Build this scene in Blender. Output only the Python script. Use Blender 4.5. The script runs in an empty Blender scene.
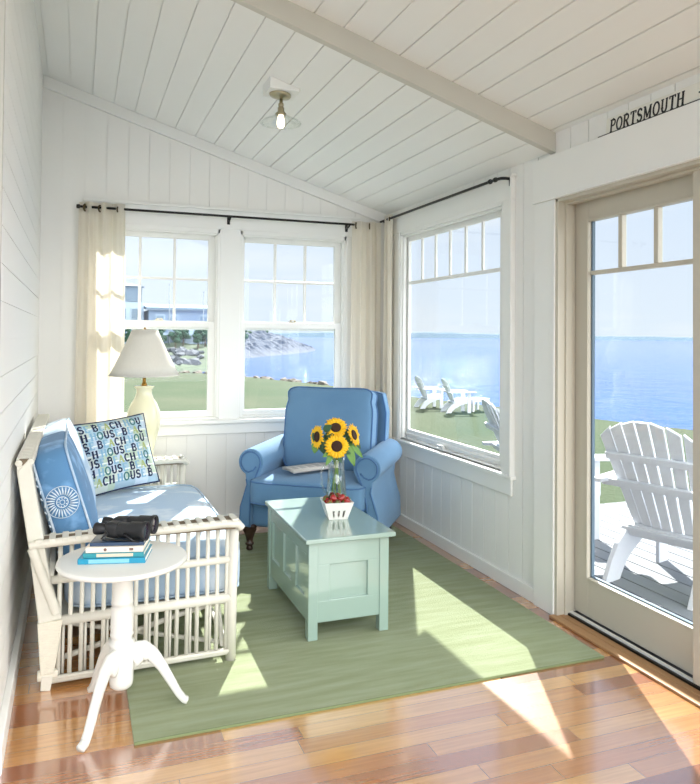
import bpy, bmesh, math, random
from mathutils import Vector, Matrix, Euler
random.seed(7)
PI = math.pi
S = bpy.context.scene
COL = S.collection

def lin(r, g, b):
    def f(c):
        c /= 255.0
        return c / 12.92 if c <= 0.04045 else ((c + 0.055) / 1.055) ** 2.4
    return (f(r), f(g), f(b), 1.0)

# ------------------------------------------------------------------ materials
def new_mat(name):
    m = bpy.data.materials.new(name); m.use_nodes = True
    nt = m.node_tree; nt.nodes.clear()
    out = nt.nodes.new('ShaderNodeOutputMaterial')
    return m, nt, out

def N(nt, kind, **kw):
    n = nt.nodes.new(kind)
    for k, v in kw.items(): setattr(n, k, v)
    return n

def paint(name, col, rough=0.5, var=0.04, nscale=6.0, bump=0.0, bscale=60.0, stretch=(1, 1, 1), metallic=0.0, coat=0.0, sheen=0.0, spec=0.5, detail=3):
    """principled surface whose colour wanders a little with procedural noise, and an optional fine bump"""
    m, nt, out = new_mat(name)
    p = N(nt, 'ShaderNodeBsdfPrincipled')
    tc = N(nt, 'ShaderNodeTexCoord'); mp = N(nt, 'ShaderNodeMapping'); mp.inputs['Scale'].default_value = stretch
    nt.links.new(tc.outputs['Object'], mp.inputs['Vector'])
    nz = N(nt, 'ShaderNodeTexNoise'); nz.inputs['Scale'].default_value = nscale; nz.inputs['Detail'].default_value = detail
    nt.links.new(mp.outputs['Vector'], nz.inputs['Vector'])
    mx = N(nt, 'ShaderNodeMix', data_type='RGBA')
    c = col
    mx.inputs['A'].default_value = (max(0, c[0] * (1 - var)), max(0, c[1] * (1 - var)), max(0, c[2] * (1 - var)), 1)
    mx.inputs['B'].default_value = (min(1, c[0] * (1 + var)), min(1, c[1] * (1 + var)), min(1, c[2] * (1 + var)), 1)
    nt.links.new(nz.outputs['Fac'], mx.inputs['Factor'])
    nt.links.new(mx.outputs['Result'], p.inputs['Base Color'])
    p.inputs['Roughness'].default_value = rough
    p.inputs['Metallic'].default_value = metallic
    p.inputs['Coat Weight'].default_value = coat
    p.inputs['Sheen Weight'].default_value = sheen
    p.inputs['Specular IOR Level'].default_value = spec
    if bump:
        n2 = N(nt, 'ShaderNodeTexNoise'); n2.inputs['Scale'].default_value = bscale; n2.inputs['Detail'].default_value = 2
        nt.links.new(mp.outputs['Vector'], n2.inputs['Vector'])
        b = N(nt, 'ShaderNodeBump'); b.inputs['Strength'].default_value = bump; b.inputs['Distance'].default_value = 0.004
        nt.links.new(n2.outputs['Fac'], b.inputs['Height']); nt.links.new(b.outputs['Normal'], p.inputs['Normal'])
    nt.links.new(p.outputs['BSDF'], out.inputs['Surface'])
    return m

def weave_mat(name, c1, c2, scale=160.0, rough=0.9, blotch=None, bscale=3.0, bump=0.3, axes=('X', 'Y'), lo=0.42, hi=0.6, stretch=(1, 1, 1)):
    """cloth: two crossed fine waves give the threads; an optional larger noise mixes in a second tone"""
    m, nt, out = new_mat(name)
    p = N(nt, 'ShaderNodeBsdfPrincipled'); tc = N(nt, 'ShaderNodeTexCoord')
    ws = []
    for ax in axes:
        w = N(nt, 'ShaderNodeTexWave', wave_type='BANDS', bands_direction=ax)
        w.inputs['Scale'].default_value = scale; w.inputs['Distortion'].default_value = 1.2; w.inputs['Detail Scale'].default_value = 2
        nt.links.new(tc.outputs['Object'], w.inputs['Vector']); ws.append(w)
    mul = N(nt, 'ShaderNodeMath', operation='MULTIPLY')
    nt.links.new(ws[0].outputs['Fac'], mul.inputs[0]); nt.links.new(ws[1].outputs['Fac'], mul.inputs[1])
    mx = N(nt, 'ShaderNodeMix', data_type='RGBA'); mx.inputs['A'].default_value = c1; mx.inputs['B'].default_value = c2
    nt.links.new(mul.outputs['Value'], mx.inputs['Factor'])
    res = mx.outputs['Result']
    if blotch:
        nz = N(nt, 'ShaderNodeTexNoise'); nz.inputs['Scale'].default_value = bscale; nz.inputs['Detail'].default_value = 4
        ms = N(nt, 'ShaderNodeMapping'); ms.inputs['Scale'].default_value = stretch; nt.links.new(tc.outputs['Object'], ms.inputs['Vector']); nt.links.new(ms.outputs['Vector'], nz.inputs['Vector'])
        rp = N(nt, 'ShaderNodeValToRGB'); rp.color_ramp.elements[0].position = lo; rp.color_ramp.elements[1].position = hi
        nt.links.new(nz.outputs['Fac'], rp.inputs['Fac'])
        m2 = N(nt, 'ShaderNodeMix', data_type='RGBA'); m2.inputs['B'].default_value = blotch
        nt.links.new(rp.outputs['Color'], m2.inputs['Factor']); nt.links.new(res, m2.inputs['A']); res = m2.outputs['Result']
    nt.links.new(res, p.inputs['Base Color'])
    p.inputs['Roughness'].default_value = rough; p.inputs['Sheen Weight'].default_value = 0.15; p.inputs['Specular IOR Level'].default_value = 0.2
    b = N(nt, 'ShaderNodeBump'); b.inputs['Strength'].default_value = bump; b.inputs['Distance'].default_value = 0.002
    nt.links.new(mul.outputs['Value'], b.inputs['Height']); nt.links.new(b.outputs['Normal'], p.inputs['Normal'])
    nt.links.new(p.outputs['BSDF'], out.inputs['Surface'])
    return m

def glass_mat(name, tint=(1, 1, 1, 1), refl=0.06, rough=0.0, grazing=0.55):
    """thin pane: see-through with a mirror sheen that grows at grazing angles"""
    m, nt, out = new_mat(name)
    t = N(nt, 'ShaderNodeBsdfTransparent'); t.inputs['Color'].default_value = tint
    g = N(nt, 'ShaderNodeBsdfGlossy'); g.inputs['Roughness'].default_value = rough
    lw = N(nt, 'ShaderNodeLayerWeight'); lw.inputs['Blend'].default_value = 0.25
    mr = N(nt, 'ShaderNodeMapRange'); mr.inputs['To Min'].default_value = refl; mr.inputs['To Max'].default_value = grazing
    nt.links.new(lw.outputs['Facing'], mr.inputs['Value'])
    pw = N(nt, 'ShaderNodeMath', operation='POWER'); pw.inputs[1].default_value = 2.0
    nt.links.new(mr.outputs['Result'], pw.inputs[0])
    mix = N(nt, 'ShaderNodeMixShader')
    nt.links.new(pw.outputs['Value'], mix.inputs['Fac']); nt.links.new(t.outputs['BSDF'], mix.inputs[1]); nt.links.new(g.outputs['BSDF'], mix.inputs[2])
    nt.links.new(mix.outputs['Shader'], out.inputs['Surface'])
    return m

def sheer_mat(name, col, transp=0.18, transl=0.5):
    m, nt, out = new_mat(name)
    tc = N(nt, 'ShaderNodeTexCoord'); w = N(nt, 'ShaderNodeTexNoise'); w.inputs['Scale'].default_value = 90
    mp = N(nt, 'ShaderNodeMapping'); mp.inputs['Scale'].default_value = (1, 1, 0.08)
    nt.links.new(tc.outputs['Object'], mp.inputs['Vector']); nt.links.new(mp.outputs['Vector'], w.inputs['Vector'])
    mx = N(nt, 'ShaderNodeMix', data_type='RGBA'); mx.inputs['A'].default_value = tuple(c * 0.93 for c in col[:3]) + (1,); mx.inputs['B'].default_value = col
    nt.links.new(w.outputs['Fac'], mx.inputs['Factor'])
    d = N(nt, 'ShaderNodeBsdfDiffuse'); t = N(nt, 'ShaderNodeBsdfTranslucent'); tr = N(nt, 'ShaderNodeBsdfTransparent')
    nt.links.new(mx.outputs['Result'], d.inputs['Color']); nt.links.new(mx.outputs['Result'], t.inputs['Color'])
    a = N(nt, 'ShaderNodeMixShader'); a.inputs['Fac'].default_value = transl
    nt.links.new(d.outputs['BSDF'], a.inputs[1]); nt.links.new(t.outputs['BSDF'], a.inputs[2])
    b = N(nt, 'ShaderNodeMixShader'); b.inputs['Fac'].default_value = transp
    nt.links.new(a.outputs['Shader'], b.inputs[1]); nt.links.new(tr.outputs['BSDF'], b.inputs[2])
    nt.links.new(b.outputs['Shader'], out.inputs['Surface'])
    return m

def emit_mat(name, col, strength):
    m, nt, out = new_mat(name)
    e = N(nt, 'ShaderNodeEmission'); e.inputs['Color'].default_value = col; e.inputs['Strength'].default_value = strength
    nt.links.new(e.outputs['Emission'], out.inputs['Surface'])
    return m

def floor_mat():
    """narrow softwood boards running left-right, each board its own honey to red-brown tone, satin varnish"""
    m, nt, out = new_mat('varnished_fir_boards')
    L = nt.links
    p = N(nt, 'ShaderNodeBsdfPrincipled'); tc = N(nt, 'ShaderNodeTexCoord'); sp = N(nt, 'ShaderNodeSeparateXYZ')
    L.new(tc.outputs['Object'], sp.inputs['Vector'])
    def M(op, a, b=None):
        n = N(nt, 'ShaderNodeMath', operation=op)
        for i, v in enumerate((a, b)):
            if v is None: continue
            if isinstance(v, (int, float)): n.inputs[i].default_value = v
            else: L.new(v, n.inputs[i])
        return n.outputs['Value']
    row = M('DIVIDE', sp.outputs['Y'], 0.083)
    ri = M('FLOOR', row)
    wn = N(nt, 'ShaderNodeTexWhiteNoise', noise_dimensions='1D'); L.new(ri, wn.inputs['W'])
    xs = M('ADD', M('DIVIDE', sp.outputs['X'], 1.15), M('MULTIPLY', wn.outputs['Value'], 7.0))
    xi = M('FLOOR', xs)
    cv = N(nt, 'ShaderNodeCombineXYZ'); L.new(ri, cv.inputs['X']); L.new(xi, cv.inputs['Y'])
    w2 = N(nt, 'ShaderNodeTexWhiteNoise', noise_dimensions='2D'); L.new(cv.outputs['Vector'], w2.inputs['Vector'])
    ramp = N(nt, 'ShaderNodeValToRGB'); e = ramp.color_ramp.elements
    e[0].position = 0.0; e[0].color = lin(140, 76, 40)
    e[1].position = 1.0; e[1].color = lin(214, 162, 98)
    for pos, c in ((0.25, lin(158, 90, 48)), (0.5, lin(182, 116, 64)), (0.75, lin(202, 142, 82))):
        n = e.new(pos); n.color = c
    L.new(w2.outputs['Value'], ramp.inputs['Fac'])
    mp = N(nt, 'ShaderNodeMapping'); mp.inputs['Scale'].default_value = (1.2, 26, 1)
    L.new(tc.outputs['Object'], mp.inputs['Vector'])
    gz = N(nt, 'ShaderNodeTexNoise'); gz.inputs['Scale'].default_value = 3.0; gz.inputs['Detail'].default_value = 5
    ofs = N(nt, 'ShaderNodeVectorMath', operation='ADD'); L.new(mp.outputs['Vector'], ofs.inputs[0]); L.new(w2.outputs['Color'], ofs.inputs[1])
    L.new(ofs.outputs['Vector'], gz.inputs['Vector'])
    gr = N(nt, 'ShaderNodeValToRGB'); gr.color_ramp.elements[0].position = 0.3; gr.color_ramp.elements[0].color = (0.72, 0.66, 0.6, 1); gr.color_ramp.elements[1].position = 0.7; gr.color_ramp.elements[1].color = (1.08, 1.06, 1.02, 1)
    L.new(gz.outputs['Fac'], gr.inputs['Fac'])
    mu = N(nt, 'ShaderNodeMix', data_type='RGBA', blend_type='MULTIPLY'); mu.inputs['Factor'].default_value = 0.7
    L.new(ramp.outputs['Color'], mu.inputs['A']); L.new(gr.outputs['Color'], mu.inputs['B'])
    fr = M('FRACT', row); seam = M('LESS_THAN', M('MINIMUM', fr, M('SUBTRACT', 1.0, fr)), 0.012)
    fx = M('FRACT', xs); seam2 = M('LESS_THAN', fx, 0.0025)
    sm = M('MAXIMUM', seam, seam2)
    md = N(nt, 'ShaderNodeMix', data_type='RGBA'); md.inputs['B'].default_value = lin(96, 58, 34)
    L.new(M('MULTIPLY', sm, 0.6), md.inputs['Factor']); L.new(mu.outputs['Result'], md.inputs['A'])
    L.new(md.outputs['Result'], p.inputs['Base Color'])
    rn = N(nt, 'ShaderNodeTexNoise'); rn.inputs['Scale'].default_value = 4
    L.new(tc.outputs['Object'], rn.inputs['Vector'])
    mr = N(nt, 'ShaderNodeMapRange'); mr.inputs['To Min'].default_value = 0.2; mr.inputs['To Max'].default_value = 0.3
    L.new(rn.outputs['Fac'], mr.inputs['Value']); L.new(mr.outputs['Result'], p.inputs['Roughness'])
    b = N(nt, 'ShaderNodeBump'); b.inputs['Strength'].default_value = 0.25; b.inputs['Distance'].default_value = 0.002
    inv = M('SUBTRACT', M('MULTIPLY', gz.outputs['Fac'], 0.25), sm); L.new(inv, b.inputs['Height']); L.new(b.outputs['Normal'], p.inputs['Normal'])
    p.inputs['Specular IOR Level'].default_value = 0.7
    p.inputs['Coat Weight'].default_value = 1.0; p.inputs['Coat IOR'].default_value = 3.2; p.inputs['Coat Roughness'].default_value = 0.13
    L.new(p.outputs['BSDF'], out.inputs['Surface'])
    return m

# ------------------------------------------------------------------ mesh builder
class MB:
    def __init__(s, M=None): s.v = []; s.f = []; s.M = M
    def add(s, vs, fs):
        o = len(s.v)
        for p in vs:
            p = Vector(p); s.v.append(s.M @ p if s.M else p)
        for f in fs: s.f.append([o + i for i in f])
        return s
    def hexa(s, p):
        return s.add(p, [(0, 3, 2, 1), (4, 5, 6, 7), (0, 1, 5, 4), (1, 2, 6, 5), (2, 3, 7, 6), (3, 0, 4, 7)])
    def box(s, x0, y0, z0, x1, y1, z1):
        return s.hexa([(x0, y0, z0), (x1, y0, z0), (x1, y1, z0), (x0, y1, z0), (x0, y0, z1), (x1, y0, z1), (x1, y1, z1), (x0, y1, z1)])
    def cbox(s, c, size, R=None):
        hx, hy, hz = size[0] / 2, size[1] / 2, size[2] / 2
        ps = [Vector(q) for q in ((-hx, -hy, -hz), (hx, -hy, -hz), (hx, hy, -hz), (-hx, hy, -hz), (-hx, -hy, hz), (hx, -hy, hz), (hx, hy, hz), (-hx, hy, hz))]
        if R: ps = [R @ q for q in ps]
        return s.hexa([Vector(c) + q for q in ps])
    def bar(s, p, q, w, h, up=(0, 0, 1), w2=None, h2=None):
        p, q = Vector(p), Vector(q); d = (q - p).normalized(); u = Vector(up)
        sx = d.cross(u).normalized(); u = sx.cross(d).normalized()
        w2 = w if w2 is None else w2; h2 = h if h2 is None else h2
        def ring(c, a, b): return [c - sx * a / 2 - u * b / 2, c + sx * a / 2 - u * b / 2, c + sx * a / 2 + u * b / 2, c - sx * a / 2 + u * b / 2]
        r0, r1 = ring(p, w, h), ring(q, w2, h2)
        return s.hexa(r0 + r1)
    def tube(s, pts, r, n=8, cap=True, closed=False, flat=1.0):
        pts = [Vector(p) for p in pts]; m = len(pts)
        rs = r if isinstance(r, (list, tuple)) else [r] * m
        vs, fs = [], []
        ref = None
        for i in range(m):
            if closed: t = pts[(i + 1) % m] - pts[i - 1]
            else: t = pts[min(i + 1, m - 1)] - pts[max(i - 1, 0)]
            t.normalize()
            if ref is None:
                ref = Vector((0, 0, 1)) if abs(t.z) < 0.9 else Vector((1, 0, 0))
            ref = (ref - t * ref.dot(t))
            if ref.length < 1e-6: ref = t.orthogonal()
            ref.normalize(); b = t.cross(ref)
            for k in range(n):
                a = 2 * PI * k / n
                vs.append(pts[i] + ref * (math.cos(a) * rs[i]) + b * (math.sin(a) * rs[i] * flat))
        rng = m if closed else m - 1
        for i in range(rng):
            for k in range(n):
                a = i * n + k; b_ = i * n + (k + 1) % n; j = ((i + 1) % m) * n
                fs.append((a, b_, j + (k + 1) % n, j + k))
        if cap and not closed:
            fs.append(tuple(range(n - 1, -1, -1))); fs.append(tuple((m - 1) * n + k for k in range(n)))
        return s.add(vs, fs)
    def lathe(s, prof, n=24, c=(0, 0, 0), R=None):
        vs, fs = [], []
        m = len(prof); c = Vector(c)
        for r, z in prof:
            for k in range(n):
                a = 2 * PI * k / n; q = Vector((r * math.cos(a), r * math.sin(a), z))
                vs.append(c + (R @ q if R else q))
        for i in range(m - 1):
            for k in range(n):
                fs.append((i * n + k, i * n + (k + 1) % n, (i + 1) * n + (k + 1) % n, (i + 1) * n + k))
        if prof[0][0] > 1e-5: fs.append(tuple(range(n - 1, -1, -1)))
        if prof[-1][0] > 1e-5: fs.append(tuple((m - 1) * n + k for k in range(n)))
        return s.add(vs, fs)
    def prism(s, poly, vec):
        poly = [Vector(p) for p in poly]; vec = Vector(vec); m = len(poly)
        vs = poly + [p + vec for p in poly]
        fs = [tuple(range(m - 1, -1, -1)), tuple(range(m, 2 * m))] + [(i, (i + 1) % m, m + (i + 1) % m, m + i) for i in range(m)]
        return s.add(vs, fs)
    def grid(s, fn, nu, nv, cu=False, cv=False):
        vs = [fn(i / (nu if cu else nu - 1), j / (nv if cv else nv - 1)) for i in range(nu) for j in range(nv)]
        fs = []
        for i in range(nu if cu else nu - 1):
            for j in range(nv if cv else nv - 1):
                i2, j2 = (i + 1) % nu, (j + 1) % nv
                fs.append((i * nv + j, i2 * nv + j, i2 * nv + j2, i * nv + j2))
        return s.add(vs, fs)
    def softbox(s, c, a, b, h, p=8.0, bulge=(0.04, 0.04, 0.15), n=10, R=None, warp=None):
        """rounded, slightly swollen box (cushion); half sizes a, b, h"""
        bm = bmesh.new(); bmesh.ops.create_cube(bm, size=2)
        bmesh.ops.subdivide_edges(bm, edges=bm.edges[:], cuts=n, use_grid_fill=True)
        vs = []
        for v in bm.verts:
            x, y, z = v.co
            k = (abs(x) ** p + abs(y) ** p + abs(z) ** p) ** (-1 / p)
            x, y, z = x * k, y * k, z * k
            q = Vector((x * a * (1 + bulge[0] * (1 - y * y) * (1 - z * z)), y * b * (1 + bulge[1] * (1 - x * x) * (1 - z * z)), z * h * (1 + bulge[2] * (1 - x * x) * (1 - y * y))))
            if warp: q = warp(q)
            if R: q = R @ q
            vs.append(Vector(c) + q)
        fs = [[v.index for v in f.verts] for f in bm.faces]
        bm.free()
        return s.add(vs, fs)
    def build(s, name, mat, parent=None, smooth=False, bevel=0.0, sub=0, solid=0.0, seg=2, angle=30):
        me = bpy.data.meshes.new(name); me.from_pydata([tuple(v) for v in s.v], [], s.f); me.update()
        bm = bmesh.new(); bm.from_mesh(me); bmesh.ops.recalc_face_normals(bm, faces=bm.faces[:]); bm.to_mesh(me); bm.free()
        o = bpy.data.objects.new(name, me); COL.objects.link(o)
        me.materials.append(mat)
        if smooth:
            for f in me.polygons: f.use_smooth = True
        if solid:
            md = o.modifiers.new('solid', 'SOLIDIFY'); md.thickness = solid; md.offset = 0
        if bevel:
            md = o.modifiers.new('bevel', 'BEVEL'); md.width = bevel; md.segments = seg; md.limit_method = 'ANGLE'; md.angle_limit = math.radians(angle); md.harden_normals = False
        if sub:
            md = o.modifiers.new('sub', 'SUBSURF'); md.levels = sub; md.render_levels = sub
        if parent: o.parent = parent
        return o

def tag(o, label=None, cat=None, group=None, kind=None):
    if label: o['label'] = label
    if cat: o['category'] = cat
    if group: o['group'] = group
    if kind: o['kind'] = kind
    return o

def thing(name, label, cat, loc=(0, 0, 0), rz=0.0, group=None, kind=None):
    o = bpy.data.objects.new(name, None); COL.objects.link(o)
    o.location = loc; o.rotation_euler = (0, 0, rz); o.empty_display_size = 0.1
    return tag(o, label, cat, group, kind)

def struct(name, mb, mat, parent=None, **kw):
    o = mb.build(name, mat, parent, **kw)
    if parent is None: o['kind'] = 'structure'
    return o

def kids(o): return [c for c in bpy.data.objects if c.parent == o]
def dup(root, loc, rz, label, group=None):
    r = root.copy(); COL.objects.link(r); r.location = loc; r.rotation_euler = (0, 0, rz); r['label'] = label
    if group: r['group'] = group
    for ch in kids(root):
        c = ch.copy(); COL.objects.link(c); c.parent = r
        for g in kids(ch):
            d = g.copy(); COL.objects.link(d); d.parent = c
    return r

def arc(cx, cy, r, a0, a1, n, ry=None):
    ry = r if ry is None else ry
    return [(cx + r * math.cos(math.radians(a0 + (a1 - a0) * i / n)), cy + ry * math.sin(math.radians(a0 + (a1 - a0) * i / n))) for i in range(n + 1)]

# ------------------------------------------------------------------ letters: strokes in a unit-high box, slab or bracket serifs
def glyph(ch):
    """width, list of (polyline, relative thickness)"""
    T, t, sf = 1.0, 0.55, 0.45
    def serif(x, y, w=0.2): return ([(x - w / 2, y), (x + w / 2, y)], sf)
    if ch == 'P': return 0.62, [([(.14, 0), (.14, 1)], T), ([(.14, 1), (.36, 1)] + arc(.36, .75, .2, 90, -90, 8, .25) + [(.14, .5)], .8), serif(.14, 0, .28), serif(.1, 1, .2)]
    if ch == 'R': return 0.7, [([(.14, 0), (.14, 1)], T), ([(.14, 1), (.36, 1)] + arc(.36, .76, .2, 90, -90, 8, .24) + [(.14, .52)], .8), ([(.34, .52), (.6, 0)], T), serif(.14, 0, .28), serif(.1, 1, .2), serif(.6, 0, .2)]
    if ch == 'B': return 0.66, [([(.14, 0), (.14, 1)], T), ([(.14, 1), (.36, 1)] + arc(.36, .77, .18, 90, -90, 8, .23) + [(.14, .54)], .8), ([(.36, .54)] + arc(.36, .27, .22, 90, -90, 8, .27) + [(.14, 0)], .8), serif(.1, 0, .2), serif(.1, 1, .2)]
    if ch == 'E': return 0.62, [([(.14, 0), (.14, 1)], T), ([(.06, 1), (.54, 1), (.54, .84)], t), ([(.14, .52), (.42, .52)], t), ([(.06, 0), (.56, 0), (.56, .18)], t)]
    if ch == 'A': return 0.72, [([(.1, 0), (.36, 1)], t), ([(.36, 1), (.62, 0)], T), ([(.2, .36), (.53, .36)], t), serif(.1, 0, .2), serif(.62, 0, .24)]
    if ch == 'C': return 0.68, [(arc(.36, .5, .27, 45, 315, 16, .5), .9), ([(.56, .98), (.56, .74)], sf)]
    if ch == 'H': return 0.74, [([(.15, 0), (.15, 1)], T), ([(.59, 0), (.59, 1)], T), ([(.15, .52), (.59, .52)], t), serif(.15, 0, .26), serif(.59, 0, .26), serif(.15, 1, .26), serif(.59, 1, .26)]
    if ch == 'O': return 0.74, [(arc(.37, .5, .29, 90, 450, 20, .5), .85)]
    if ch == 'U': return 0.72, [([(.15, 1), (.15, .3)] + arc(.36, .3, .21, 180, 360, 8, .3) + [(.57, 1)], .85), serif(.15, 1, .26), serif(.57, 1, .22)]
    if ch == 'S': return 0.6, [(arc(.3, .75, .2, 30, 270, 10, .25) + arc(.3, .25, .22, 90, -150, 10, .25), .9), ([(.49, .95), (.49, .78)], sf), ([(.09, .05), (.09, .24)], sf)]
    if ch == 'T': return 0.66, [([(.33, 0), (.33, 1)], T), ([(.06, .82), (.06, 1), (.6, 1), (.6, .82)], t), serif(.33, 0, .28)]
    if ch == 'M': return 0.9, [([(.14, 0), (.14, 1)], t), ([(.14, 1), (.45, .1)], T), ([(.45, .1), (.74, 1)], t), ([(.74, 1), (.74, 0)], T), serif(.14, 0, .24), serif(.74, 0, .26), serif(.1, 1, .18), serif(.78, 1, .18)]
    return 0.35, []

def ribbon(pts, h):
    """quads along a 2-D polyline, mitred"""
    out = []
    P = [Vector((a, b)) for a, b in pts]; m = len(P)
    for i in range(m):
        d0 = (P[i] - P[i - 1]).normalized() if i else (P[1] - P[0]).normalized()
        d1 = (P[i + 1] - P[i]).normalized() if i < m - 1 else d0
        d = d0 + d1
        d = d.normalized() if d.length > 1e-4 else d1
        n = Vector((-d.y, d.x)); c = max(0.5, d.dot(d1))
        out.append((P[i] + n * h / c, P[i] - n * h / c))
    return out

def letters(mb, text, x, y, size, thick, fn, gap=0.08, squeeze=1.0, depth=None, res=0.008):
    """lay text out from (x, y); fn maps flat (a, b) onto the surface; depth (a 3-D vector) gives the letters thickness"""
    for ch in text:
        w, strokes = glyph(ch)
        for pts, t in strokes:
            P2 = [(x + px * size * squeeze, y + py * size) for px, py in pts]; Q2 = [P2[0]]
            for a, b in zip(P2, P2[1:]):
                k = max(1, int(math.ceil(math.hypot(b[0] - a[0], b[1] - a[1]) / res)))
                Q2 += [(a[0] + (b[0] - a[0]) * i / k, a[1] + (b[1] - a[1]) * i / k) for i in range(1, k + 1)]
            rb = ribbon(Q2, thick * t / 2)
            vs, fs = [], []
            for a, b in rb:
                for q in (a, b): vs.append(Vector(fn(q.x, q.y)))
            m = len(rb)
            if depth is None:
                fs = [(2 * i, 2 * i + 1, 2 * i + 3, 2 * i + 2) for i in range(m - 1)]
            else:
                dv = Vector(depth); k = len(vs); vs = vs + [v + dv for v in vs]
                for i in range(m - 1):
                    a, b, c, d = 2 * i, 2 * i + 1, 2 * i + 3, 2 * i + 2
                    fs += [(a, b, c, d), (k + d, k + c, k + b, k + a), (a, d, k + d, k + a), (b, k + b, k + c, c)]
                fs += [(0, k, k + 1, 1), (2 * m - 2, 2 * m - 1, k + 2 * m - 1, k + 2 * m - 2)]
            mb.add(vs, fs)
        x += (w + gap) * size * squeeze
    return x
EXPOSURE, SKY, SUN, SKY_FILL, FILL_DIR = 0.0, 1.12, 14.0, 4.7, (0.66, -0.74, 0.05)
# ------------------------------------------------------------------ palette
WALL = paint('wall_paint', lin(243, 242, 238), 0.55, 0.02, 2.0, 0.06, 40)
CEILP = paint('ceiling_paint', lin(245, 245, 241), 0.5, 0.02, 2.0, 0.05, 40)
TRIM = paint('trim_paint', lin(243, 243, 239), 0.38, 0.015, 3.0, 0.04, 30)
DOORP = paint('door_paint', lin(200, 194, 178), 0.4, 0.02, 3.0, 0.04, 30)
FLOORM = floor_mat()
BLACK = paint('black_iron', lin(28, 27, 27), 0.45, 0.1, 20, metallic=0.3)
NICKEL = paint('brushed_nickel', lin(176, 166, 140), 0.28, 0.06, 12, metallic=1.0)
BRONZE = paint('aged_bronze', lin(96, 84, 62), 0.35, 0.08, 12, metallic=0.9)
GLASS = glass_mat('window_glass', (0.97, 0.985, 0.985, 1), 0.10)
CLEAR = glass_mat('clear_glass', (0.93, 0.96, 0.95, 1), 0.30, 0.03, 0.95)
WHITE_PL = paint('white_plastic', lin(236, 236, 232), 0.4, 0.02)
DARKMETAL = paint('dark_track', lin(30, 28, 26), 0.35, 0.1, metallic=0.5)
ALU = paint('white_track', lin(236, 236, 230), 0.35, 0.03)
OAK = paint('threshold_wood', lin(170, 128, 86), 0.4, 0.1, 6, stretch=(8, 0.6, 1))
GASK = paint('grey_gasket', lin(92, 112, 128), 0.6, 0.05)
INK = paint('black_lettering', lin(38, 38, 40), 0.6, 0.1)

YB, XR = 5.23, 2.275
def zc(x): return 3.053 - 0.307 * x            # underside of the sloping ceiling
ZN = 0.09                                      # the nearer ceiling bay sits this much higher
YH = 3.07                                      # where the two bays meet

# ------------------------------------------------------------------ camera
cam_d = bpy.data.cameras.new('camera'); cam = bpy.data.objects.new('camera', cam_d); COL.objects.link(cam); S.camera = cam
yaw, pitch, roll, fpx, ppy = 3.61516814e-01, 1.72538950e-02, 8.38646400e-03, 719.400336, 322.976396
cy, sy, cp, sp, cr, sr = math.cos(yaw), math.sin(yaw), math.cos(pitch), math.sin(pitch), math.cos(roll), math.sin(roll)
r0 = Vector((cy, -sy, 0)); f0 = Vector((sy, cy, 0)); u0 = Vector((0, 0, 1))
f2 = cp * f0 + sp * u0; u2 = -sp * f0 + cp * u0
r3 = cr * r0 + sr * u2; u3 = -sr * r0 + cr * u2
Mc = Matrix((r3, u3, -f2)).transposed().to_4x4(); Mc.translation = Vector((0, 0, 1.40)); cam.matrix_world = Mc
cam_d.sensor_fit = 'HORIZONTAL'; cam_d.sensor_width = 36.0; cam_d.lens = 36.0 * fpx / 700.0
cam_d.shift_x = 0.0; cam_d.shift_y = (ppy - 392.0) / 700.0
cam_d.clip_start = 0.05; cam_d.clip_end = 12000

# ------------------------------------------------------------------ sky and sun
S.view_settings.view_transform = 'Standard'; S.view_settings.look = 'None'; S.view_settings.gamma = 1.0
S.view_settings.use_curve_mapping = False; S.view_settings.exposure = EXPOSURE
W = bpy.data.worlds.new('sky'); S.world = W; W.use_nodes = True
nt = W.node_tree; nt.nodes.clear()
wo = N(nt, 'ShaderNodeOutputWorld'); bg = N(nt, 'ShaderNodeBackground'); tc = N(nt, 'ShaderNodeTexCoord')
sp3 = N(nt, 'ShaderNodeSeparateXYZ'); nt.links.new(tc.outputs['Generated'], sp3.inputs['Vector'])
rp = N(nt, 'ShaderNodeValToRGB'); e = rp.color_ramp.elements
e[0].position = 0.0; e[0].color = lin(226, 237, 249)
e[1].position = 1.0; e[1].color = lin(176, 206, 246)
n_ = e.new(0.12); n_.color = lin(222, 234, 250)
n_ = e.new(0.4); n_.color = lin(203, 224, 250)
nt.links.new(sp3.outputs['Z'], rp.inputs['Fac'])
mp = N(nt, 'ShaderNodeMapping'); mp.inputs['Scale'].default_value = (1.0, 1.0, 7.0); nt.links.new(tc.outputs['Generated'], mp.inputs['Vector'])
cn = N(nt, 'ShaderNodeTexNoise'); cn.inputs['Scale'].default_value = 2.4; cn.inputs['Detail'].default_value = 6; nt.links.new(mp.outputs['Vector'], cn.inputs['Vector'])
cr_ = N(nt, 'ShaderNodeValToRGB'); cr_.color_ramp.elements[0].position = 0.48; cr_.color_ramp.elements[1].position = 0.75
nt.links.new(cn.outputs['Fac'], cr_.inputs['Fac'])
mx = N(nt, 'ShaderNodeMix', data_type='RGBA'); mx.inputs['B'].default_value = lin(246, 248, 250)
ml = N(nt, 'ShaderNodeMath', operation='MULTIPLY'); ml.inputs[1].default_value = 0.7
nt.links.new(cr_.outputs['Color'], ml.inputs[0]); nt.links.new(ml.outputs['Value'], mx.inputs['Factor'])
nt.links.new(rp.outputs['Color'], mx.inputs['A'])
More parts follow.
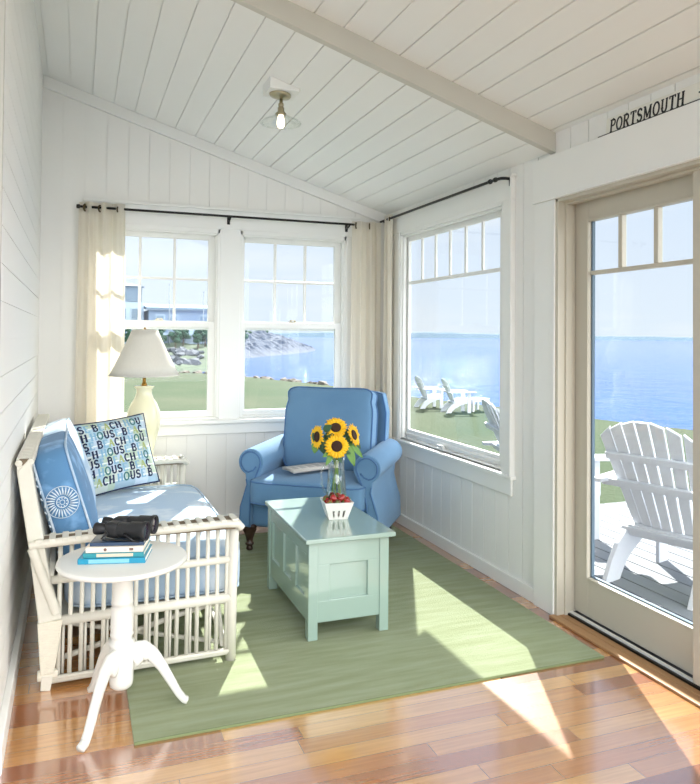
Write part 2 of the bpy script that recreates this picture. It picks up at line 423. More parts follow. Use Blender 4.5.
# added bright sky lobe, unseen behind and right of the camera, fills the room
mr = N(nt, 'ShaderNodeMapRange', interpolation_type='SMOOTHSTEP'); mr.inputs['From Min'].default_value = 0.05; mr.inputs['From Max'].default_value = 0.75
mr.inputs['To Min'].default_value = 0.0; mr.inputs['To Max'].default_value = 1.0; dt = N(nt, 'ShaderNodeVectorMath', operation='DOT_PRODUCT'); dt.inputs[1].default_value = FILL_DIR; nt.links.new(tc.outputs['Generated'], dt.inputs[0]); nt.links.new(dt.outputs['Value'], mr.inputs['Value'])
mc = N(nt, 'ShaderNodeMix', data_type='RGBA'); mc.inputs['B'].default_value = (0.985 * SKY_FILL, 0.99 * SKY_FILL, 1.0 * SKY_FILL, 1)
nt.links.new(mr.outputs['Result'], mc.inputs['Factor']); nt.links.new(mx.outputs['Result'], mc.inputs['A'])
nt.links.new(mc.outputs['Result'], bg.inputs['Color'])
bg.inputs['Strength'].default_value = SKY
nt.links.new(bg.outputs['Background'], wo.inputs['Surface'])
SUNDIR = Vector((0.413, 0.911, 0.753)).normalized()
sd = bpy.data.lights.new('sun', 'SUN'); sd.energy = SUN; sd.angle = 0.0093; sd.color = (1.0, 0.97, 0.92)
so = bpy.data.objects.new('sun', sd); COL.objects.link(so); so.rotation_euler = SUNDIR.to_track_quat('Z', 'Y').to_euler(); so.location = (6, 14, 12)

# ------------------------------------------------------------------ floor, walls, ceiling
struct('floor', MB().box(-3.2, -1.2, -0.12, XR + 0.10, YB + 0.12, 0.0), FLOORM)

def planks(mb, u0, u1, pitch, off, v0, v1, P, thick=0.13, gap=0.0055, gd=0.006):
    """boards side by side with a shadow gap between them, on a backing; P(u, v, w) places them, w = 0 is the face"""
    fv0 = v0 if callable(v0) else (lambda u: v0)
    fv1 = v1 if callable(v1) else (lambda u: v1)
    def slab(a, b, w):
        mb.hexa([P(a, fv0(a), w), P(b, fv0(b), w), P(b, fv0(b), -thick), P(a, fv0(a), -thick), P(a, fv1(a), w), P(b, fv1(b), w), P(b, fv1(b), -thick), P(a, fv1(a), -thick)])
    slab(u0, u1, -gd)
    k = math.floor((u0 - off) / pitch) - 1
    while off + k * pitch < u1:
        a = max(u0, off + k * pitch + gap / 2); b = min(u1, off + (k + 1) * pitch - gap / 2)
        if b - a > 0.004: slab(a, b, 0.0)
        k += 1
    return mb

# back wall with two window openings
W1, W2, WZ = (0.118, 0.958), (1.106, 1.936), (0.79, 2.162)
Pb = lambda u, v, w: Vector((u, YB - w, v))
wb = MB(); top = lambda u: zc(u) + 0.02
for a, b, v0, v1 in ((-0.40, W1[0], 0, top), (W1[0], W1[1], 0, WZ[0]), (W1[0], W1[1], WZ[1], top), (W1[1], W2[0], 0, top), (W2[0], W2[1], 0, WZ[0]), (W2[0], W2[1], WZ[1], top), (W2[1], XR + 0.13, 0, top)):
    planks(wb, a, b, 0.1415, -0.112, v0, v1, Pb)
struct('wall_back', wb, WALL)
# right wall with the picture window and the door opening
WR, WRZ, DR, DRZ = (3.51, 4.92), (0.640, 2.173), (1.30, 3.03), 2.10
Pr = lambda u, v, w: Vector((XR - w, u, v))
wr = MB(); tr_ = zc(XR) + 0.02; tn = zc(XR) + ZN + 0.02
for a, b, v0, v1 in ((0.5, DR[0], 0, tn), (DR[0], DR[1], DRZ, tn), (DR[1], YH, 0, tn), (YH, WR[0], 0, tr_), (WR[0], WR[1], 0, WRZ[0]), (WR[0], WR[1], WRZ[1], tr_), (WR[1], YB, 0, tr_)):
    planks(wr, a, b, 0.1335, 3.207, v0, v1, Pr, thick=0.065)
struct('wall_right', wr, WALL)
# left wall: shiplap laid flat, ends at an opening near the camera
YL0 = 2.55
def xl(y): return -0.232 - 0.011 * (y - YL0) / (YB - YL0)
Pl = lambda u, v, w: Vector((xl(v) + w, v, u))
wl = MB(); planks(wl, 0.0, 3.16, 0.1225, 1.746 - 0.1225 * 14, YL0, YB, Pl, thick=0.14, gap=0.004, gd=0.004)
struct('wall_left', wl, WALL)
struct('trim_9', MB().box(-0.40, YL0 - 0.016, 0.0, -0.2325, YL0 + 0.001, 3.2), paint('taupe_trim', lin(172, 170, 160), 0.5, 0.03), bevel=0.002)
# ceiling boards run away from the camera, in two bays
Pc = lambda u, v, w: Vector((u, v, zc(u) - w))
Pn = lambda u, v, w: Vector((u, v, zc(u) + ZN - w))
cl = MB(); planks(cl, -0.42, XR + 0.13, 0.1385, 1.179, YH, YB + 0.13, Pc, thick=0.12, gap=0.007, gd=0.008)
planks(cl, -0.9, XR + 0.13, 0.1412, 1.112, 0.45, YH + 0.02, Pn, thick=0.12, gap=0.008, gd=0.008)
struct('ceiling', cl, CEILP)
# the drop between the bays: upright face and a flat strip under it
bm_ = MB()
bm_.hexa([(-0.42, YH - 0.012, zc(-0.42) - 0.012), (XR, YH - 0.012, zc(XR) - 0.012), (XR, YH + 0.03, zc(XR) - 0.012), (-0.42, YH + 0.03, zc(-0.42) - 0.012),
          (-0.42, YH - 0.012, zc(-0.42) + ZN + 0.005), (XR, YH - 0.012, zc(XR) + ZN + 0.005), (XR, YH + 0.03, zc(XR) + ZN + 0.005), (-0.42, YH + 0.03, zc(-0.42) + ZN + 0.005)])
struct('trim_1', bm_, paint('shaded_beam_paint', lin(206, 203, 192), 0.45, 0.03, 4), bevel=0.003)  # trim tone darkened: shade on the camera-side face is put into the colour
# raked board along the top of the back wall
rk = MB(); y0, y1 = YB - 0.024, YB
rk.hexa([(-0.24, y0, zc(-0.24) - 0.078), (XR, y0, zc(XR) - 0.078), (XR, y1, zc(XR) - 0.078), (-0.24, y1, zc(-0.24) - 0.078),
         (-0.24, y0, zc(-0.24) + 0.002), (XR, y0, zc(XR) + 0.002), (XR, y1, zc(XR) + 0.002), (-0.24, y1, zc(-0.24) + 0.002)])
struct('trim_2', rk, TRIM, bevel=0.003)
# skirting
struct('baseboard_back', MB().box(-0.23, YB - 0.02, 0, XR, YB, 0.09), TRIM, bevel=0.004)
struct('baseboard_right', MB().box(XR - 0.019, 3.205, 0, XR, YB - 0.02, 0.078), TRIM, bevel=0.004)
bl = MB(); bl.hexa([(xl(YL0), YL0 - 0.02, 0), (xl(YL0) + 0.026, YL0 - 0.02, 0), (xl(YB) + 0.022, YB - 0.02, 0), (xl(YB), YB - 0.02, 0),
                    (xl(YL0), YL0 - 0.02, 0.09), (xl(YL0) + 0.026, YL0 - 0.02, 0.09), (xl(YB) + 0.022, YB - 0.02, 0.09), (xl(YB), YB - 0.02, 0.09)])
struct('baseboard_left', bl, TRIM, bevel=0.004)

# ------------------------------------------------------------------ back windows
cf = YB - 0.025                               # face of the casings
t3 = MB(); t3.box(0.03, cf, WZ[1], 2.035, YB, 2.30).box(0.02, cf - 0.012, 2.30, 2.045, YB, 2.318)
struct('trim_3', t3, TRIM, bevel=0.003)
t4 = MB(); t4.box(0.02, cf, WZ[0] - 0.01, W1[0], YB, WZ[1]).box(W1[1], cf, WZ[0] - 0.01, W2[0], YB, WZ[1]).box(W2[1], cf, WZ[0] - 0.01, 2.035, YB, WZ[1])
struct('trim_4', t4, TRIM, bevel=0.003)
t5 = MB(); t5.box(0.02, YB - 0.06, 0.757, 2.04, YB + 0.06, 0.785).box(0.05, cf + 0.003, 0.678, 2.01, YB, 0.757)
struct('trim_5', t5, TRIM, bevel=0.005)

def double_hung(name, x0, x1):
    root = bpy.data.objects.new(name, None); COL.objects.link(root); root['kind'] = 'structure'; root.location = ((x0 + x1) / 2, YB, WZ[0])
    root_off = Vector(root.location)
    T = Matrix.Translation(-root_off)
    z0, z1 = WZ
    j = MB(T); d0, d1 = YB - 0.02, YB + 0.13
    j.box(x0 - 0.001, d0, z0, x0 + 0.018, d1, z1).box(x1 - 0.018, d0, z0, x1 + 0.001, d1, z1).box(x0, d0, z1 - 0.03, x1, d1, z1 + 0.001).box(x0, d0, z0 - 0.004, x1, d1, z0 + 0.012)
    j.box(x0 + 0.018, YB - 0.008, z0, x0 + 0.028, YB + 0.014, z1).box(x1 - 0.028, YB - 0.008, z0, x1 - 0.018, YB + 0.014, z1).box(x0 + 0.018, YB - 0.008, z1 - 0.042, x1 - 0.018, YB + 0.014, z1 - 0.03)
    struct('window_frame', j, TRIM, root, bevel=0.002)
    a, b = x0 + 0.018, x1 - 0.018; ga, gb = x0 + 0.048, x1 - 0.072; zm = 1.455
    up = MB(T); ya, yb = YB + 0.052, YB + 0.084; ztop = 2.088
    up.box(a, ya, 1.432, ga, yb, z1 - 0.03).box(gb, ya, 1.432, b, yb, z1 - 0.03).box(ga, ya, ztop, gb, yb, z1 - 0.03).box(ga, ya, 1.432, gb, yb, 1.480)
    for k in (1, 2):
        xm = ga + (gb - ga) * k / 3; up.box(xm - 0.010, ya + 0.004, 1.480, xm + 0.010, yb - 0.004, ztop)
    zz = 1.798; up.box(ga, ya + 0.005, zz - 0.009, gb, yb - 0.005, zz + 0.009)
    struct('upper_sash', up, TRIM, root, bevel=0.003)
    struct('upper_glass', MB(T).box(ga - 0.004, YB + 0.066, 1.472, gb + 0.004, YB + 0.069, ztop + 0.004), GLASS, root)
    lo = MB(T); ya, yb = YB + 0.016, YB + 0.049
    lo.box(a, ya, z0 + 0.012, ga + 0.002, yb, 1.494).box(gb - 0.002, ya, z0 + 0.012, b, yb, 1.494).box(ga, ya, 1.446, gb, yb, 1.494).box(ga, ya, z0 + 0.012, gb, yb, 0.845)
    struct('lower_sash', lo, TRIM, root, bevel=0.003)
    struct('lower_glass', MB(T).box(ga - 0.004, YB + 0.032, 0.84, gb + 0.004, YB + 0.035, 1.452), GLASS, root)
    xm = (x0 + x1) / 2
    lk = MB(T); lk.box(xm - 0.03, YB + 0.018, 1.494, xm + 0.03, YB + 0.046, 1.500).tube([(xm - 0.012, YB + 0.03, 1.500), (xm - 0.012, YB + 0.03, 1.511)], 0.008, 10).tube([(xm + 0.02, YB + 0.03, 1.500), (xm + 0.02, YB + 0.03, 1.509)], 0.007, 10).bar((xm - 0.012, YB + 0.03, 1.509), (xm + 0.02, YB + 0.026, 1.509), 0.006, 0.004)
    struct('sash_lock', lk, NICKEL, root)
double_hung('window_1', *W1)
double_hung('window_2', *W2)

# ------------------------------------------------------------------ picture window in the right wall
xf = XR - 0.025
t6 = MB(); t6.box(xf, 3.417, WRZ[0] - 0.02, XR, WR[0], WRZ[1]).box(xf, WR[1], WRZ[0] - 0.02, XR, 5.015, WRZ[1]).box(xf, 3.417, WRZ[1], XR, 5.12, 2.295).box(xf - 0.010, 3.405, 2.295, XR, 5.13, 2.31)
t6.box(xf - 0.008, 3.417, WRZ[0] - 0.02, xf, 3.432, 2.295)
struct('trim_6', t6, TRIM, bevel=0.003)
t7 = MB(); t7.box(XR - 0.034, 3.405, 0.606, XR + 0.05, 5.03, 0.630).box(XR - 0.016, 3.43, 0.511, XR, 5.0, 0.606)
struct('trim_7', t7, TRIM, bevel=0.006)
w3 = bpy.data.objects.new('window_3', None); COL.objects.link(w3); w3['kind'] = 'structure'; w3.location = (XR, 4.215, WRZ[0])
T3 = Matrix.Translation(-Vector(w3.location))
j = MB(T3); a, b = WR; z0, z1 = WRZ
j.box(XR - 0.02, a - 0.001, z0, XR + 0.06, a + 0.02, z1).box(XR - 0.02, b - 0.02, z0, XR + 0.06, b + 0.001, z1).box(XR - 0.02, a, z1 - 0.022, XR + 0.06, b, z1 + 0.001).box(XR + 0.0, a, z0 - 0.01, XR + 0.06, b, z0 + 0.008)
j.box(XR - 0.004, b - 0.036, z0, XR + 0.02, b - 0.02, z1).box(XR - 0.004, a + 0.02, z0, XR + 0.02, a + 0.036, z1).box(XR - 0.004, a, z1 - 0.038, XR + 0.02, b, z1 - 0.022)
struct('window_frame', j, TRIM, w3, bevel=0.002)
s3 = MB(T3); xa, xb = XR + 0.030, XR + 0.052; ya, yb, za, zb = 3.622, 4.864, 0.710, 2.104
s3.box(xa, a + 0.02, z0 + 0.008, xb, ya, z1 - 0.022).box(xa, yb, z0 + 0.008, xb, b - 0.02, z1 - 0.022).box(xa, ya, zb, xb, yb, z1 - 0.022).box(xa, ya, z0 + 0.008, xb, yb, za)
s3.box(xa - 0.008, a + 0.03, z0 + 0.03, xa, b - 0.03, z0 + 0.045)
s3.box(xa + 0.004, ya, 1.782, xb - 0.004, yb, 1.806)
for k in range(1, 6):
    ym = ya + (yb - ya) * k / 6; s3.box(xa + 0.004, ym - 0.011, 1.806, xb - 0.004, ym + 0.011, zb)
struct('picture_sash', s3, TRIM, w3, bevel=0.003)
struct('picture_glass', MB(T3).box(XR + 0.045, ya - 0.004, za - 0.004, XR + 0.048, yb + 0.004, zb + 0.004), GLASS, w3)
lk = MB(T3); lk.box(XR - 0.006, 4.245, 0.6425, XR + 0.022, 4.345, 0.652).box(XR + 0.002, 4.262, 0.652, XR + 0.022, 4.328, 0.668).bar((XR - 0.004, 4.33, 0.670), (XR + 0.002, 4.262, 0.670), 0.010, 0.006)
struct('sash_lock', lk, WHITE_PL, w3, bevel=0.002)

# ------------------------------------------------------------------ glazed door
t8 = MB(); t8.box(XR - 0.025, DR[1], 0, XR, 3.205, DRZ).box(XR - 0.030, DR[1], 0, XR, DR[1] + 0.016, DRZ).box(XR - 0.035, 1.2, DRZ, XR, 3.21, 2.325).box(XR - 0.045, 1.2, 2.098, XR - 0.02, 3.03, 2.108)
struct('trim_8', t8, TRIM, bevel=0.003)
d1 = bpy.data.objects.new('door_1', None); COL.objects.link(d1); d1['kind'] = 'structure'; d1.location = (XR + 0.105, 2.6, 0)
Td = Matrix.Translation(-Vector(d1.location))
jm = MB(Td); jm.box(XR - 0.022, 3.008, 0.0, XR + 0.13, 3.032, DRZ).box(XR + 0.02, 2.996, 0.0, XR + 0.062, 3.01, DRZ - 0.02).box(XR - 0.022, DR[0], DRZ - 0.018, XR + 0.13, 3.03, DRZ + 0.002).box(XR + 0.02, DR[0], DRZ - 0.03, XR + 0.062, 3.0, DRZ - 0.018)
struct('door_frame', jm, DOORP, d1, bevel=0.002)
sl = MB(Td); xa, xb = XR + 0.082, XR + 0.118; y0, y1, z0, z1 = 1.98, 3.006, 0.030, DRZ - 0.02; ga, gb, gz0, gz1 = 2.08, 2.905, 0.222, 1.974
sl.box(xa, y0, z0, xb, ga, z1).box(xa, gb, z0, xb, y1, z1).box(xa, ga, gz1, xb, gb, z1).box(xa, ga, z0, xb, gb, gz0)
sl.box(xa - 0.006, ga, gz0 - 0.012, xa, gb, gz0).box(xa - 0.006, gb, gz0 - 0.012, xa, gb + 0.012, gz1 + 0.012).box(xa - 0.006, ga, gz1, xa, gb, gz1 + 0.012)
sl.box(xa + 0.004, ga, 1.708, xb - 0.004, gb, 1.728)
for ym in (2.690, 2.468, 2.25): sl.box(xa + 0.004, ym - 0.013, 1.728, xb - 0.004, ym + 0.013, gz1)
struct('door_panel', sl, DOORP, d1, bevel=0.003)
struct('glazing_gasket', MB(Td).box(XR + 0.098, gb - 0.010, gz0, XR + 0.114, gb + 0.001, gz1).box(XR + 0.098, ga, gz0 - 0.001, XR + 0.114, gb, gz0 + 0.006), GASK, d1)
struct('door_glass', MB(Td).box(XR + 0.107, ga - 0.004, gz0 - 0.004, XR + 0.110, gb + 0.004, gz1 + 0.004), GLASS, d1)
tk = MB(Td); tk.box(XR + 0.035, DR[0], 0.0, XR + 0.13, 3.008, 0.022)
struct('door_track', tk, DARKMETAL, d1)
tk2 = MB(Td); tk2.box(XR + 0.047, DR[0], 0.022, XR + 0.062, 3.0, 0.030)
struct('track_rail', tk2, ALU, d1)
struct('threshold', MB(Td).box(XR - 0.055, DR[0], 0.0, XR - 0.004, 3.03, 0.012).box(XR - 0.004, DR[0], 0.0, XR + 0.034, 3.03, 0.0135), OAK, d1, bevel=0.003)
d2 = bpy.data.objects.new('door_2', None); COL.objects.link(d2); d2['kind'] = 'structure'; d2.location = (XR + 0.055, 1.75, 0)
Te = Matrix.Translation(-Vector(d2.location))
sl = MB(Te); xa, xb = XR + 0.030, XR + 0.074; y0, y1 = 1.30, 2.212; z0 = 0.031
sl.box(xa, y0, z0, xb, y0 + 0.1, z1).box(xa, y1 - 0.1, z0, xb, y1, z1).box(xa, y0 + 0.1, gz1, xb, y1 - 0.1, z1).box(xa, y0 + 0.1, z0, xb, y1 - 0.1, gz0).box(xa + 0.004, y0 + 0.1, 1.708, xb - 0.004, y1 - 0.1, 1.728)
for ym in (1.52, 1.75, 1.98): sl.box(xa + 0.004, ym - 0.013, 1.728, xb - 0.004, ym + 0.013, gz1)
struct('door_panel', sl, DOORP, d2, bevel=0.003)
struct('door_glass', MB(Te).box(XR + 0.050, y0 + 0.096, gz0 - 0.004, XR + 0.054, y1 - 0.096, gz1 + 0.004), GLASS, d2)

# ------------------------------------------------------------------ roof edge outside
ROOFM = paint('roof_paint', lin(222, 222, 216), 0.6, 0.04, 3)
ev = MB()
ev.hexa([(-0.6, 0.45, zc(-0.6) + 0.22), (2.79, 0.45, 2.268), (2.79, 5.79, 2.268), (-0.6, 5.79, zc(-0.6) + 0.22), (-0.6, 0.45, zc(-0.6) + 0.34), (2.79, 0.45, 2.40), (2.79, 5.79, 2.40), (-0.6, 5.79, zc(-0.6) + 0.34)])
ev.box(2.77, 0.45, 2.258, 2.795, 5.79, 2.41)
struct('roof_eave', ev, ROOFM)
# ------------------------------------------------------------------ materials for furnishings
RUGM = weave_mat('sage_rug', lin(142, 152, 112), lin(128, 139, 98), 120, 0.95, blotch=lin(158, 167, 134), bscale=9, bump=0.7, stretch=(0.35, 3.0, 1), lo=0.35, hi=0.75)
CHAIRB = weave_mat('blue_upholstery', lin(100, 138, 172), lin(90, 128, 164), 220, 0.85, blotch=lin(106, 144, 178), bscale=2.5, bump=0.25, axes=('X', 'Z'))
PIPING = paint('blue_piping', lin(74, 112, 156), 0.8, 0.05, 20)
SOFAB = weave_mat('pale_blue_print', lin(178, 200, 220), lin(168, 193, 216), 200, 0.9, blotch=lin(212, 223, 232), bscale=5, bump=0.2, lo=0.5, hi=0.62)
SOFABD = weave_mat('mid_blue_print', lin(92, 136, 176), lin(82, 126, 168), 200, 0.9, blotch=lin(130, 174, 216), bscale=9, bump=0.2, axes=('X', 'Z'), lo=0.52, hi=0.66)
SHELLM = paint('pale_shell_print', lin(214, 226, 234), 0.9, 0.04, 30)
WICKER = paint('painted_cane', lin(212, 209, 196), 0.5, 0.08, 14, 0.15, 90)
WEAVE = weave_mat('woven_cane', lin(232, 228, 214), lin(176, 166, 140), 24, 0.65, bump=0.9)
CORE = paint('dark_cane', lin(112, 98, 78), 0.8, 0.25, 40)
WRAP = paint('cane_wrap', lin(222, 216, 198), 0.6, 0.14, 60, 0.8, 120, stretch=(1, 1, 4))
DARKWOOD = paint('dark_turned_wood', lin(58, 38, 28), 0.35, 0.2, 12, coat=0.3)
MINT = paint('mint_paint', lin(150, 173, 161), 0.2, 0.02, 4, 0.04, 30, coat=0.8)
TABLEW = paint('white_table_paint', lin(218, 217, 209), 0.3, 0.02, 4, coat=0.2)
CREAM = paint('cream_glaze', lin(244, 239, 204), 0.18, 0.05, 5, coat=0.5)
LINEN = sheer_mat('shade_linen', lin(248, 245, 238), 0.0, 0.4)
CURT = sheer_mat('ivory_sheer', lin(254, 249, 238), 0.12, 0.5)
BRASS = paint('brass', lin(170, 128, 62), 0.3, 0.08, 10, metallic=1.0)

# ------------------------------------------------------------------ rug
def rugp(u, v):
    x = 0.198 + (2.17 - 0.198) * u + 0.018 * v * u
    return Vector((x, 2.566 + (4.96 - 2.566) * v, 0))
rg = MB(); o_ = Vector((1.18, 3.76, 0))
rg.hexa([rugp(0, 0) - o_, rugp(1, 0) - o_, rugp(1, 1) - o_, rugp(0, 1) - o_] + [p - o_ + Vector((0, 0, 0.009)) for p in (rugp(0, 0), rugp(1, 0), rugp(1, 1), rugp(0, 1))])
rug = rg.build('rug', RUGM, bevel=0.003); rug.location = o_
tag(rug, 'sage green flatwoven rug covering the boards between settee, trunk and door', 'rug')
ed = MB(); a, b, c, d = [p - o_ for p in (rugp(0, 0), rugp(1, 0), rugp(1, 1), rugp(0, 1))]
BIND = weave_mat('rug_binding', lin(120, 132, 92), lin(100, 112, 76), 90, 0.95, bump=0.5)
z5 = Vector((0, 0, 0.005))
for q0, q1 in ((a, b), (d, c)): MB().bar(q0 + z5, q1 + z5, 0.007, 0.011).build('binding', BIND, rug, bevel=0.003)
RZ = 0.0095                                    # top of the rug

# ------------------------------------------------------------------ settee (cane frame)
st = thing('wicker_settee', 'white painted wicker settee with blue cushions along the left wall', 'settee', (0.25, 3.9, 0))
T = Matrix.Translation(-Vector(st.location))
YN, YF = 3.085, 4.70
def end_panel(y, name):
    m = MB(T)
    for z, r in ((0.430, 0.017), (0.268, 0.022), (0.040, 0.0155)):
        m.tube([(-0.085, y, z - 0.006), (0.635, y, z + 0.006)], r, 8)
    m.tube([(-0.11, y - 0.012, 0.045), (0.64, y - 0.012, 0.052)], 0.008, 6)
    n = 17
    for k in range(n):
        x = -0.055 + 0.665 * k / (n - 1)
        m.tube([(x, y, 0.04), (x + 0.003, y, 0.585)], 0.0092, 7)
        if k % 2 == 0: m.tube([(x + 0.016, y + 0.012, 0.04), (x + 0.018, y + 0.012, 0.27)], 0.006, 6)
    return m.build(name, WICKER, st, smooth=True)
def arm(y):
    m = MB(T)
    for s in (-1, 1):
        m.tube([(-0.165, y + s * 0.034, 0.576), (0.05, y + s * 0.034, 0.586), (0.60, y + s * 0.034, 0.597), (0.652, y + s * 0.034, 0.592), (0.668, y + s * 0.03, 0.572)], 0.017, 8)
    a = m.build('arm', WICKER, st, smooth=True, bevel=0.002)
    MB(T).hexa([(-0.15, y - 0.034, 0.572), (0.64, y - 0.034, 0.572), (0.64, y + 0.034, 0.572), (-0.15, y + 0.034, 0.572), (-0.15, y - 0.034, 0.592), (0.64, y - 0.034, 0.6135), (0.64, y + 0.034, 0.6135), (-0.15, y + 0.034, 0.592)]).build('arm_core', CORE, a)
    w = MB(T)
    for k in range(17):
        x = -0.13 + 0.765 * k / 16; w.box(x - 0.012, y - 0.050, 0.583 + 0.0215 * (x + 0.15) / 0.79, x + 0.012, y + 0.050, 0.597 + 0.0215 * (x + 0.15) / 0.79)
    w.build('arm_wrap', WICKER, a, bevel=0.003)
    return a
def back_post(y):
    m = MB(T)
    h = 0.024
    m.prism([(-0.214, y - h, 0.862), (-0.172, y - h, 0.908), (-0.160, y - h, 0.875), (-0.085, y - h, 0.42), (-0.042, y - h, 0.275), (-0.128, y - h, 0.265), (-0.165, y - h, 0.55)], (0, 2 * h, 0))
    m.tube([(-0.155, y - 0.026, 0.565), (-0.105, y - 0.028, 0.42), (-0.062, y - 0.026, 0.30)], 0.020, 8)
    p = m.build('back_post', WICKER, st, bevel=0.006)
    w = MB(T)
    w.prism([(-0.132, y - h - 0.003, 0.268), (-0.040, y - h - 0.003, 0.272), (-0.068, y - h - 0.003, 0.07), (-0.118, y - h - 0.003, 0.065)], (0, 2 * h + 0.006, 0))
    w.tube([(-0.13, y, 0.055), (-0.055, y, 0.055)], 0.022, 8)
    w.build('post_wrap', WRAP, p, bevel=0.004)
    f = MB(T); f.bar((-0.093, y, 0.06), (-0.100, y, 0.0), 0.044, 0.044, (0, 1, 0), 0.036, 0.036)
    f.build('foot', WICKER, p, bevel=0.003)
def front_post(y):
    m = MB(T)
    z0 = RZ
    m.tube([(0.632, y, z0), (0.634, y, 0.30), (0.642, y, 0.585)], [0.022, 0.0225, 0.021], 12)
    p = m.build('front_post', WICKER, st, smooth=True)
for y, nm in ((YN, 'side_panel'), (YF, 'side_panel')):
    end_panel(y, nm); arm(y); back_post(y); front_post(y)
# woven back
m = MB(T)
m.box(-0.214, YN - 0.02, 0.862, -0.160, YF + 0.02, 0.888)
m.tube([(-0.207, YN - 0.022, 0.893), (-0.207, YF + 0.022, 0.893)], 0.014, 8).tube([(-0.165, YN - 0.022, 0.897), (-0.165, YF + 0.022, 0.897)], 0.014, 8)
bt = m.build('top_rail', WICKER, st, bevel=0.003)
MB(T).box(-0.205, YN - 0.02, 0.885, -0.163, YF + 0.02, 0.9085).build('rail_core', CORE, bt)
w = MB(T)
for k in range(40):
    y = YN + 0.01 + (YF - YN - 0.02) * k / 39
    w.box(-0.217, y - 0.012, 0.885, -0.153, y + 0.012, 0.9115)
w.build('rail_wrap', WICKER, bt, bevel=0.003)
m = MB(T)
m.tube([(-0.09, YN, 0.44), (-0.09, YF, 0.44)], 0.016, 8)
for k in range(32):
    y = YN + 0.05 + (YF - YN - 0.1) * k / 31
    m.tube([(-0.180, y, 0.87), (-0.12, y, 0.55), (-0.075, y, 0.27)], 0.0075, 6)
m.build('back_spindles', WICKER, st, smooth=True)
m = MB(T)
m.box(-0.06, YN + 0.03, 0.235, 0.62, YF - 0.03, 0.262)
m.tube([(0.63, YN, 0.262), (0.63, YF, 0.262)], 0.02, 8).tube([(-0.075, YN, 0.25), (-0.075, YF, 0.25)], 0.018, 8).tube([(0.63, YN, 0.045), (0.63, YF, 0.045)], 0.014, 8)
m.build('seat_frame', WICKER, st, bevel=0.004)
for y in (YN + 0.045, YF - 0.045):
    m = MB(T); m.tube([(-0.07, y, 0.09), (0.18, y, 0.15), (0.42, y, 0.21), (0.60, y, 0.245)], 0.012, 8)
    m.build('brace', WICKER, st, smooth=True)
    m = MB(T); m.tube([(-0.06, y + 0.02, 0.235), (0.3, y + 0.02, 0.14), (0.60, y + 0.02, 0.06)], 0.010, 8); m.build('brace', WICKER, st, smooth=True)
for ya, sg_ in ((YN, 1), (YF, -1)):
    m = MB(T); m.tube([(0.60, ya + sg_ * 0.02, 0.06), (0.595, ya + sg_ * 0.10, 0.20), (0.60, ya + sg_ * 0.28, 0.248)], 0.011, 8); m.build('brace', WICKER, st, smooth=True)
# seat cushion and two back cushions
m = MB(T); m.softbox((0.335, (YN + YF) / 2, 0.362), 0.375, (YF - YN) / 2 - 0.045, 0.093, 10, (0.0, 0.0, 0.10), 14)
sc_ = m.build('seat_cushion', SOFAB, st, smooth=True)
tag(sc_, 'pale blue patterned seat cushion')
def ring_pts(a, b, z, p=10, n=64):
    out = []
    for k in range(n):
        t = 2 * PI * k / n; c, s_ = math.cos(t), math.sin(t)
        r = (abs(c) ** p + abs(s_) ** p) ** (-1 / p)
        out.append(Vector((a * c * r, b * s_ * r, z)))
    return out
m = MB(T)
for z in (0.445, 0.285):
    m.tube([Vector((0.335, (YN + YF) / 2, z)) + q for q in ring_pts(0.372, (YF - YN) / 2 - 0.047, 0)], 0.005, 6, closed=True)
m.build('piping', SOFAB, sc_, smooth=True)
for k, (yc, hl) in enumerate(((3.55, 0.325), (4.155, 0.265))):
    # stands on the seat, leaning on the back: local x = length along the settee, y = thickness, z = height
    Rb = Matrix.Rotation(math.radians(-17), 3, 'Y')
    cc = Vector((-0.036, yc, 0.668))
    m = MB(T); m.softbox(cc, 0.080, hl, 0.252, 7, (0.30, 0.03, 0.04), 12, R=Rb)
    bc = m.build('back_cushion', SOFABD if k == 0 else SOFAB, st, smooth=True)
    tag(bc, 'mid blue back cushion with a pale shell printed on its end' if k == 0 else 'pale blue back cushion')
    pm = MB(T)
    for sx in (-0.068, 0.068):
        pts = [cc + Rb @ Vector((sx, q.x, q.y)) for q in ring_pts(hl - 0.003, 0.249, 0, 7)]
        pm.tube(pts, 0.005, 6, closed=True)
    pm.build('piping', SOFAB, bc, smooth=True)
    if k == 0:
        sm = MB(T); yf = -0.337
        def F(a, b): return cc + Rb @ Vector((a - 0.004, yf - 0.0, b + 0.035))
        def ringm(r0, r1, n=40):
            pts = [F(math.cos(2 * PI * i / n) * (r0 + r1) / 2, math.sin(2 * PI * i / n) * (r0 + r1) / 2) for i in range(n)]
            sm.tube(pts, (r1 - r0) / 2, 5, closed=True)
        ringm(0.064, 0.067); ringm(0.020, 0.024); ringm(0.008, 0.011)
        for i in range(26):
            a0 = 2 * PI * i / 26
            sm.tube([F(math.cos(a0) * 0.03, math.sin(a0) * 0.03), F(math.cos(a0 + .05) * 0.045, math.sin(a0 + .05) * 0.045), F(math.cos(a0 + .1) * 0.062, math.sin(a0 + .1) * 0.062)], [0.0018, 0.0034, 0.002], 5)
        for i in range(9):
            a0 = 2 * PI * i / 9; sm.tube([F(math.cos(a0) * 0.015, math.sin(a0) * 0.015), F(math.cos(a0) * 0.019, math.sin(a0) * 0.019)], 0.0025, 5)
        for i in range(14): sm.tube([F(-0.07, -0.20 + i * 0.029), F(-0.070 + (0.006 if i % 2 else -0.004), -0.188 + i * 0.029)], 0.0028, 5)
        sm.build('shell_print', SHELLM, bc, smooth=True)

